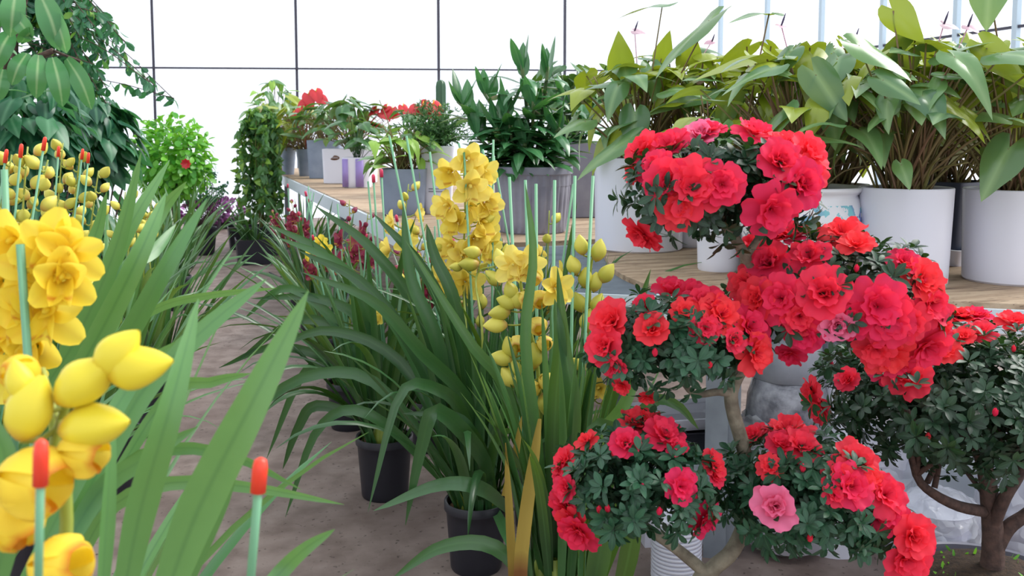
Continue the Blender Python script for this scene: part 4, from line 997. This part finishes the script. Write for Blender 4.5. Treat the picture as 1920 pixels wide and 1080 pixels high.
# white box pot with oval emblem, dark anthurium
q=at_bench(658,345,.16); Dx=dep(q)
def boxpot(r,c):
    square_pot(r,c,wpx(98,Dx),wpx(94,Dx),wpx(64,Dx),M_white,-.30,d1=.28,d0=.26,bev=.12)
    mb=MB(); p=P(627,296,Dx-.142); R=frame(-FWD,UP).to_4x4(); n=24
    vs=[Vector((.045*math.cos(6.283*k/n),.022*math.sin(6.283*k/n),0)) for k in range(n)]+[Vector((.045*math.cos(6.283*k/n),.022*math.sin(6.283*k/n),-.012)) for k in range(n)]
    mb.add([Matrix.Translation(p)@R@v for v in vs],[tuple(range(n))]+[(k,n+k,n+(k+1)%n,(k+1)%n) for k in range(n)]); part('oval_emblem',mb,M_brown,r,label='oval brown emblem')
    mb=MB(); 
    for dx in (-.028,-.014,0,.014,.028):
        cc=[Matrix.Translation(p)@R@Vector((dx+.004*math.cos(a),.007*math.sin(a),.002)) for a in [i*.7 for i in range(9)]]; tube(mb,cc,.0015,4)
    part('emblem_mark',mb,M_white,r)
leafy('anthurium','dark-leaved anthurium with red flowers in the white box pot with oval emblem','anthurium',q,wpx(60,Dx),40,.34,.12,.5,(.16,.26),M_anthD,202,boxpot,[(735,205,1.4),(715,212,1.2),(755,200,1.2),(705,205,1.1),(725,200,1),(745,212,1.2),(768,208,1.1)],yel=0)
# lilac striped pot in front of it
q=at_bench(672,352,.06); Dq=dep(q)
root=thing('striped_pot_plant','small dark-stemmed plant in the lilac and white striped pot before the white box','plant',tuple(q))
hp=wpx(56,Dq); square_pot(root,q,wpx(56,Dq),wpx(50,Dq),hp,M_white,-.30,bev=.4)
mb=MB(); Rz=Matrix.Translation(q)@Matrix.Rotation(-YAW,4,'Z'); w_=wpx(26,Dq)
for a,b in ((-.95,-.55),(-.0,.55)): box(mb,a*w_,b*w_,-w_*1.12,-w_*.9,.01,hp-.01,Rz)
part('stripe',mb,M_lilac,root)
mb=MB(); rn=random.Random(4)
for k in range(26):
    az=rn.uniform(0,6.28); p=q+Vector((rn.uniform(-.03,.03),rn.uniform(-.03,.03),hp-.02)); e=p+Vector((math.cos(az)*rn.uniform(.03,.16),math.sin(az)*.14,rn.uniform(.1,.34))); tube(mb,[p,p.lerp(e,.5)+UP*.02,e],.003,4,r=0)
    heart(mb,e,leafR(Vector((math.cos(az),math.sin(az),-.3)),UP+rdir(rn)*.4),rn.uniform(.09,.15),1,.3,.1,rn.random()*.4)
part('foliage',mb,M_anthD,root)
# two rounded grey pots with red-flowered anthuriums
q=at_bench(574,331,.1); Dq=dep(q)
gp=lambda k: (lambda r,c: round_pot(r,c,wpx(k,dep(c)),wpx(k*.68,dep(c)),wpx(50,dep(c)),M_blueg))
leafy('anthurium','light green anthurium with coral flowers in the larger rounded blue-grey pot','anthurium',q,wpx(46,Dq),46,.42,.1,.5,(.16,.26),M_anth,203,gp(18),[(578,178,1.5),(592,172,1.4),(601,184,1.1),(562,208,1),(575,200,1),(550,214,.9),(570,190,.8)],yel=.5,rsz=.12)
q=at_bench(541,328,.1)
leafy('anthurium','yellow-green anthurium in the smaller rounded blue-grey pot near the bench end','anthurium',q,.25,40,.42,.1,.62,(.18,.28),M_anth,204,gp(15),[(553,215,.8)],yel=.7)
q=at_bench(515,325,.1)
leafy('leafy_plant','tall trailing light green climber in brown pot at far bench end','plant',q,.25,60,.3,.1,.85,(.12,.19),M_vine,205,lambda r,c:round_pot(r,c,.12,.1,.26,M_brown),yel=.4)
# pale crate-like grey pot behind the white box, and red anthurium behind fern
q=at_bench(612,338,.45); 
leafy('anthurium','anthurium in the pale grey square pot half behind the white box pot','anthurium',q,.36,30,.34,.1,.42,(.15,.24),M_anthD,206,lambda r,c:square_pot(r,c,.34,.3,.38,M_blueg,-.30),yel=.1)
q=at_bench(788,372,.3)
leafy('anthurium','anthurium with glossy red and pink flowers behind the feathery fern','anthurium',q,.25,26,.26,.1,.42,(.12,.2),M_anthD,207,lambda r,c:round_pot(r,c,.12,.1,.27,M_white),[(792,200,1.6),(812,196,1.3),(780,203,1.1),(823,205,1),(802,206,1.1)],yel=.1,rsz=.10)
# grey stone block and teal pot right of the ribbed pot
q=at_bench(1078,424,.55); root=thing('stone_planter','rough grey square planter behind the ribbed grey pot and white pot','planter',tuple(q)); square_pot(root,q,.24,.24,.4,M_greyp,-.30,bev=.15)
mb=MB(); rn=random.Random(14); lvv=MB()
for k in range(60):
    az=rn.uniform(0,6.28); b=q+Vector((rn.uniform(-.06,.06),rn.uniform(-.06,.06),.38)); L=rn.uniform(.25,.55); e=b+Vector((math.cos(az)*.25*rn.random(),math.sin(az)*.25*rn.random(),L*.8)); tube(lvv,[b,b.lerp(e,.5),e],.003,4); heart(lvv,e,leafR(Vector((math.cos(az),math.sin(az),-.4)),UP+rdir(rn)*.5),rn.uniform(.1,.18),.9,.4,.1,rn.random())
part('foliage',lvv,M_anthD,root)
q=at_bench(1096,412,.3); root=thing('plant_pot','dark teal glazed pot squeezed between the ribbed grey pot and white pot','pot',tuple(q)); round_pot(root,q,.07,.055,.17,M_teal)
# column cactus
q=at_bench(828,372,.75); root=thing('column_cactus','single grey-green column cactus rising behind the feathery fern','cactus',tuple(q)); round_pot(root,q,.1,.08,.2,M_brown)
tp=P(828,150,dep(q)).z-BZ
mb=MB(); lathe(mb,[(.03,.17),(.036,.3),(.036,tp-.05),(.03,tp-.015),(.012,tp)],36,q,lambda a,z:1+.13*math.cos(8*a)); part('stem',mb,M_dra,root)
# pale flats behind
# trailing vine column at the bench end
q=Vector((.68,9.9,0)); root=thing('trailing_vine','tall column of trailing ivy-leaved vine hanging at the far bench end','vine',tuple(q))
mb=MB(); st=MB(); rn=random.Random(9)
round_pot(root,q,.2,.17,.3,M_pot)
tube(st,[q+UP*.25,q+UP*1.5],.03,8)
for k in range(34):
    az=rn.uniform(0,6.28); ro=.17*math.sqrt(rn.random())+.03; x=q.x+ro*math.cos(az); y=q.y+ro*math.sin(az); z1=rn.uniform(1.3,1.52)-ro*.5; z0=rn.uniform(.2,.7)
    pts=catmull([Vector((q.x,q.y,z1-.1)),Vector((x,y,z1)),Vector((x+rn.uniform(-.04,.04),y,(z1+z0)/2)),Vector((x+rn.uniform(-.06,.06),y,z0))],26); tube(st,pts,.003,4)
    for p in pts[2:]:
        for j in range(2): heart(mb,p+rdir(rn)*.02,leafR(rdir(rn)*.8-UP*.7,rdir(rn)+Vector((math.cos(az),math.sin(az),0))),rn.uniform(.06,.1),.9,.2,.1,rn.random(),1.0 if rn.random()<.15 else 0,12)
part('foliage',mb,M_vine,root); part('vines',st,M_stem,root)
# black crates on the floor
for i,(x,y,lb) in enumerate(((470,497,'black plastic crate of leafy seedlings on the floor, nearer of two'),(452,468,'black plastic crate of leafy seedlings on the floor under the trailing vine'))):
    q=G(x,y,0)+FWD*.15; q.z=0; root=thing('plant_crate',lb,'crate',tuple(q)); square_pot(root,q,.36,.32,.24,M_pot,0,'crate_body',bev=.2)
    mb=MB(); cym_leaves(mb,q,.1,.2,30,.2,.34,300+i,.03,(50,88),(10,100)); part('foliage',mb,M_strapD,root)

# ------------------------------------------------------------------ left background plants
# big-leaved rubber plant
q=Vector((-.95,5.1,0)); root=thing('rubber_plant','rubber plant with big oblong hanging leaves at upper left','rubber plant',tuple(q))
round_pot(root,q,.2,.16,.32,M_pot)
D=dep(q)-.2; mb=MB(); bk=MB()
tube(bk,catmull([q+UP*.3,P(-20,300,D+.1),P(0,150,D),P(100,95,D)],14),.014,7); tube(bk,catmull([P(-5,180,D),P(60,-40,D)],6),.01,6); tube(bk,catmull([P(100,95,D),P(150,115,D)],4),.006,6)
for (x0,y0,x1,y1,w,ph) in ((72,103,68,185,36,0),(98,108,118,200,38,0),(125,110,172,205,36,.4),(50,100,22,160,34,.4),(75,-10,112,95,46,.3),(95,20,125,100,40,.9),(20,60,-10,130,40,.3),(5,130,-5,190,36,.2),(30,-20,20,70,44,.4),(10,20,60,75,34,.5),(40,80,60,60,30,.7)):
    dx=x1-x0; pts=catmull([P(x0,y0,D-.02),P((x0+x1)/2+dx*.08,(y0+y1)/2-4,D-.1),P(x1,y1,D-.08)],10); ribbon(mb,pts,wpx(w,D),lambda t:max(.03,math.sin(math.pi*min(1,.05+.95*t))**.55),.12,None,(ph,ph*.6),None,None,True)
rn=random.Random(2)
for k in range(26):
    x=rn.uniform(-120,40); y=rn.uniform(-60,200); p=P(x,y,D+rn.uniform(-.1,.3)); az=rn.uniform(0,6.28); ribbon(mb,arc(p,az,R_(rn.uniform(-30,40)),.24,R_(rn.uniform(20,70)),8),.08,lance_prof,.15,Vector((-math.sin(az),math.cos(az),0)))
part('foliage',mb,M_big,root); part('branches',bk,M_barkD,root)
# weeping small-leaved tree
q=Vector((-1.25,6.6,0)); root=thing('weeping_fig','weeping small-leaved fig tree with drooping twigs at upper left','fig tree',tuple(q))
round_pot(root,q,.22,.18,.35,M_pot); D=dep(q); mb=MB(); bk=MB(); rn=random.Random(21)
tube(bk,catmull([q+UP*.3,P(20,250,D),P(30,60,D),P(50,-120,D)],16),[.03-.001*i for i in range(17)],8)
tips=[(235,80),(215,45),(180,95),(185,60),(205,110),(160,130),(150,70),(120,20),(70,20),(130,0),(200,165),(210,200),(225,235),(180,190),(150,170),(110,60),(60,40),(20,10),(100,-10),(40,60),(325,185),(290,160),(160,40),(140,100),(190,30),(0,60),(30,120),(90,130),(200,250),(170,240),(235,255),(190,140),(60,-20),(10,-20),(150,-30),(210,75),(175,120),(120,150),(0,0),(40,0),(80,50)]
for (x,y) in tips:
    for rep in range(2):
        Dd=D+rn.uniform(-.35,.35); e=P(x+rn.uniform(-14,14)*rep,y+rn.uniform(-14,14)*rep,Dd); s0=P(rn.uniform(15,45),rn.uniform(-80,200) if y>100 else rn.uniform(-100,60),D)
        m=s0.lerp(e,.55)+UP*rn.uniform(.04,.14); pts=catmull([s0,m,e],16); tube(bk,pts,.003,4)
        for i in range(4,17):
            for j in range(2):
                d=rdir(rn)*.7-UP*.8; small_leaf(mb,pts[i],d,rdir(rn),rn.uniform(.055,.085),rn.uniform(.028,.04),.2,.25,rn.random(),1.0 if rn.random()<.08 else 0)
part('foliage',mb,M_tree,root); part('branches',bk,M_barkD,root)
# dark broad-leaved mass below it: two plants
for i,(x,y,wd,lb) in enumerate(((40,250,110,'dark broad-leaved climber below the rubber plant at left edge'),(165,265,90,'dark broad-leaved climber below the weeping fig, nearer the aisle'))):
    Dd=4.9+i*.7; t=P(x,y,Dd); q=Vector((t.x,t.y,0)); root=thing('broad_leaved_climber',lb,'climber',tuple(q),'dark climbers on the left')
    round_pot(root,q,.17,.14,.28,M_pot); mb=MB(); bk=MB(); rn=random.Random(31+i); rx=wpx(wd,Dd)
    for k in range(330):
        d=rdir(rn); p=t+Vector((d.x*rx,d.y*rx*.7,d.z*.30+.02))*rn.uniform(.5,1.05)
        if rn.random()<.3: p=q+Vector((d.x*rx*.7,d.y*rx*.6,rn.uniform(.3,t.z)))
        heart(mb,p,leafR(Vector((d.x,d.y,-.9))+rdir(rn)*.5,d+UP*.6+rdir(rn)*.5),rn.uniform(.1,.16),.9,.3,.1,rn.random(),0,14)
    for k in range(14): e=t+Vector((rn.uniform(-1,1)*rx*.8,rn.uniform(-.5,.5)*rx,rn.uniform(-.3,.25))); tube(bk,catmull([q+UP*.25,q.lerp(e,.5)+UP*.1,e],8),.005,5)
    part('foliage',mb,M_tree,root); part('stems',bk,M_barkD,root)
# round bright bush
t=P(322,298,8.6); q=Vector((t.x,t.y,0)); root=thing('round_bush','round bright green bush with a stand-in for a small dark red pot before the white wall','bush',tuple(q)); round_pot(root,q,.2,.16,.34,M_pot)
mb=MB(); bk=MB(); rn=random.Random(41); Rb=wpx(72,8.6)
for k in range(1300):
    d=rdir(rn); p=t+Vector((d.x*Rb,d.y*Rb,d.z*Rb*1.05))*(rn.random()**.35)*(1+.15*noise.noise(d*3)); small_leaf(mb,p,d+rdir(rn)*.7-UP*.2,d+UP*.8+rdir(rn)*.4,rn.uniform(.06,.1),rn.uniform(.035,.06),.15,.3,rn.random())
for k in range(10): e=t+rdir(rn)*Rb*.7; tube(bk,catmull([q+UP*.3,q.lerp(t,.7),e],8),.008,5)
part('foliage',mb,M_bush,root); part('stems',bk,M_barkD,root)
p=P(350,307,8.2); mb=MB(); 
for k in range(8): petal(mb,k*.785,.09,.06,.4,.3,nu=4,nt=4)
f=part('flower',MB(),M_rspathe,root) if False else None
me=mb.mesh('red_pot_standin',M_rspathe); inst('flower',me,root,TRS(p,frame(-FWD,UP),.55))  # petal rosette added in place of a small dark red pot
# thin grey-green shrub
t=P(378,352,9.6); q=Vector((t.x,t.y,0)); root=thing('open_shrub','thin open grey-green shrub between the round bush and white wall','shrub',tuple(q)); round_pot(root,q,.14,.11,.28,M_pot)
mb=MB(); bk=MB(); rn=random.Random(43)
for k in range(46):
    d=rdir(rn); e=t+Vector((d.x*.22,d.y*.22,d.z*.16)); pts=catmull([q+UP*.27,q.lerp(e,.6),e],8); tube(bk,pts,.004,4)
    for j in range(9): small_leaf(mb,e+rdir(rn)*.05,rdir(rn),rdir(rn),.05,.025,.2,.2,rn.random())
part('foliage',mb,M_tree,root); part('stems',bk,M_barkD,root)
# magenta-leaved pots on the floor by the back wall
for i,(x,y,lb) in enumerate(((398,432,'purple-leaved potted plant on the floor, nearest of the group by the white wall'),(375,436,'dark purple potted plant on the floor, left of its group by the wall'),(425,428,'lilac-flowered potted plant on the floor next to the trailing vine'))):
    q=G(x,y,0); q.z=0; root=thing('purple_pot_plant',lb,'plant',tuple(q),'purple plants by the back wall'); round_pot(root,q,.12,.1,.16,M_pot); mb=MB(); rn=random.Random(51+i)
    for k in range(170):
        d=rdir(rn); p=q+Vector((d.x*.2,d.y*.2,.24+d.z*.12)); small_leaf(mb,p,d+UP*.3,rdir(rn)+UP,.07,.05,.2,.2,rn.random())
    part('foliage',mb,M_purp,root)

# ------------------------------------------------------------------ things under the near bench
def crumple(mb, c, rx, ry, rz, seed, amp=.12, n=30, m=20, fr=3.2):
    vs=[]; fs=[]
    for j in range(m+1):
        th=math.pi*j/m
        for i in range(n):
            a=2*math.pi*i/n; d=Vector((math.sin(th)*math.cos(a),math.sin(th)*math.sin(a),math.cos(th)))
            k=1+amp*noise.noise(d*fr+Vector((seed,0,0)))+amp*.7*noise.noise(d*fr*2.7+Vector((seed,5,0)))
            p=c+Vector((d.x*rx,d.y*ry,d.z*rz))*k; p.z=max(p.z,c.z-rz*.92); vs.append(p)
    for j in range(m):
        fs += [(j*n+i,(j+1)*n+i,(j+1)*n+(i+1)%n,j*n+(i+1)%n) for i in range(n)]
    mb.add(vs,fs)
def bag(px,py,D,w,h,seed,label,mat=M_plastic,name='plastic_bag',z0=None,cat='plastic bag',amp=.22):
    c=P(px,py,D); rx=wpx(w/2,D); rz=wpx(h/2,D)
    if z0 is not None: c.z=z0+rz*.92
    b=Vector((c.x,c.y,c.z-rz*.92)); root=thing(name,label,cat,tuple(b)); hh=rz*1.3; q=b+UP*.015
    mb=MB(); lathe(mb,[(rx*.45,0),(rx*.46,.01),(rx*.62,hh*.5),(rx*.66,hh*.52),(rx*.55,hh*.55),(rx*.7,hh),(rx*.73,hh),(rx*.68,hh*.98),(.002,hh*.9)],32,q); part('inner_pot',mb,M_white,root,sharp=40)
    mb=MB(); crumple(mb,c,rx,rx*.8,rz,seed,.10,56,40,2.6); part('plastic_film',mb,mat,root); return root
Du=2.62
# tall stack wrapped in film
q=P(1470,1000,Du+.1); q.z=0
root=thing('wrapped_pot_stack','stack of grey pots wrapped in crumpled clear plastic under the bench behind the azalea trunk','wrapped pots',tuple(q))
r0=wpx(95,Du)
mb=MB(); crumple(mb,q+UP*.165,r0*1.0,r0*.9,.175,3,.10,56,36,4); part('wrapping',mb,M_plastic,root)
mb=MB(); crumple(mb,q+UP*.36,r0*1.08,r0*.9,.09,8,.2,40,24,4); part('wrapping',mb,M_plastic,root)
mb=MB(); lathe(mb,[(.02,.02),(r0*.8,.03),(r0*.85,.30),(r0*.7,.33),(.01,.33)],30,q); part('pot',mb,M_white,root)
mb=MB(); lathe(mb,[(.02,.36),(r0*.86,.37),(r0*.82,.47),(r0*.72,.53),(.01,.53)],36,q,lambda a,z:1+.03*math.sin(5*a+z*20)); part('dark_bundle',mb,M_sackD,root)
mb=MB(); lathe(mb,[(.02,.53),(r0*.74,.532),(r0*.66,.62),(r0*.56,.70),(.01,.70)],36,q,lambda a,z:1+.02*math.sin(7*a+z*11)); part('grey_bundle',mb,M_sack,root)
# ribbed stack of white pots
q=P(1268,1040,Du-.1); q.z=0; root=thing('nested_pot_stack','stack of nested white ribbed pots on the floor left of the grey post','pot stack',tuple(q)); ro=wpx(47,Du)
for k in range(16):
    mb=MB(); z=.012+.0115*k; lathe(mb,[(ro*.8,z-.012 if k==0 else z-.004),(ro*.96,z),(ro,z+.003),(ro,z+.008),(ro*.97,z+.010),(ro*.9,z+.0105)],36,q); part('pot',mb,M_white,root)
# white trays with dark inside, on a white block
q=P(1283,800,Du+.25); base=q.z
root=thing('white_carton','large white carton under the bench left of the grey post','carton',(q.x,q.y,0)); mb=MB()
Rz=Matrix.Translation(Vector((q.x,q.y,0)))@Matrix.Rotation(-YAW+.15,4,'Z'); box(mb,-.16,.16,-.12,.12,0,base-.055,Rz); part('box_body',mb,M_white,root,smooth=False)
mb=MB(); box(mb,-.163,.163,-.123,.123,base-.085,base-.054,Rz); part('box_lid',mb,M_beam,root,smooth=False)
zt=base-.054
for i,lb in enumerate(('black tray lying on the white carton under the bench','white tray stacked on the black tray under the bench')):
    t=thing('plant_tray',lb,'tray',(q.x,q.y,zt)); square_pot(t,Vector((q.x,q.y,zt+.0005)),.34-.03*i,.24-.02*i,.065 if i==0 else .04,M_pot if i==0 else M_white,-YAW+.12+.1*i,'tray_body',d1=.22,d0=.18,bev=.15,soil=False); zt+=.069 if i==0 else .045
# clear bags at right
bag(1755,985,2.35,190,150,11,'clear plastic bag bunched up behind the right azalea trunk',z0=P(1755,1050,2.35).z-.0)
bag(1650,960,2.75,150,330,12,'crumpled clear plastic bag on the floor between the two azaleas',z0=0)
bag(1930,960,2.5,220,420,13,'clear plastic bag on the floor at right edge behind azalea trunk',z0=0)
q=P(1690,960,2.6); q.z=0; root=thing('white_carton','white carton with pale blue rim behind the right azalea','carton',tuple(q)); mb=MB(); hh=P(1690,905,2.6).z
Rz=Matrix.Translation(q)@Matrix.Rotation(-YAW,4,'Z'); box(mb,-.05,.36,.1,.4,0,hh,Rz); part('box_body',mb,M_beam,root,smooth=False)
q=P(1568,720,2.75); root=thing('white_pot','upturned white pot standing under the bench right of the wrapped stack','pot',(q.x,q.y,0)); mb=MB(); zz=P(1568,640,2.75).z
lathe(mb,[(.10,0),(.10,.02),(.085,zz*.6),(.05,zz-.02),(.045,zz),(.001,zz)],36,Vector((q.x,q.y,0))); part('pot',mb,M_white,root,sharp=40)

q=G(528,520,0); mb=MB(); tube(mb,catmull([G(505,512,0)+UP*.006,G(528,520,0)+UP*.006,P(527,490,dep(q)),P(545,462,dep(q)+.1),P(585,470,dep(q)+.15),G(600,520,0)+UP*.006],24),.006,6)
solo('black_cable',mb,M_pot,'bent black cable end sticking up at the aisle edge','cable',org=(q.x,q.y,0))
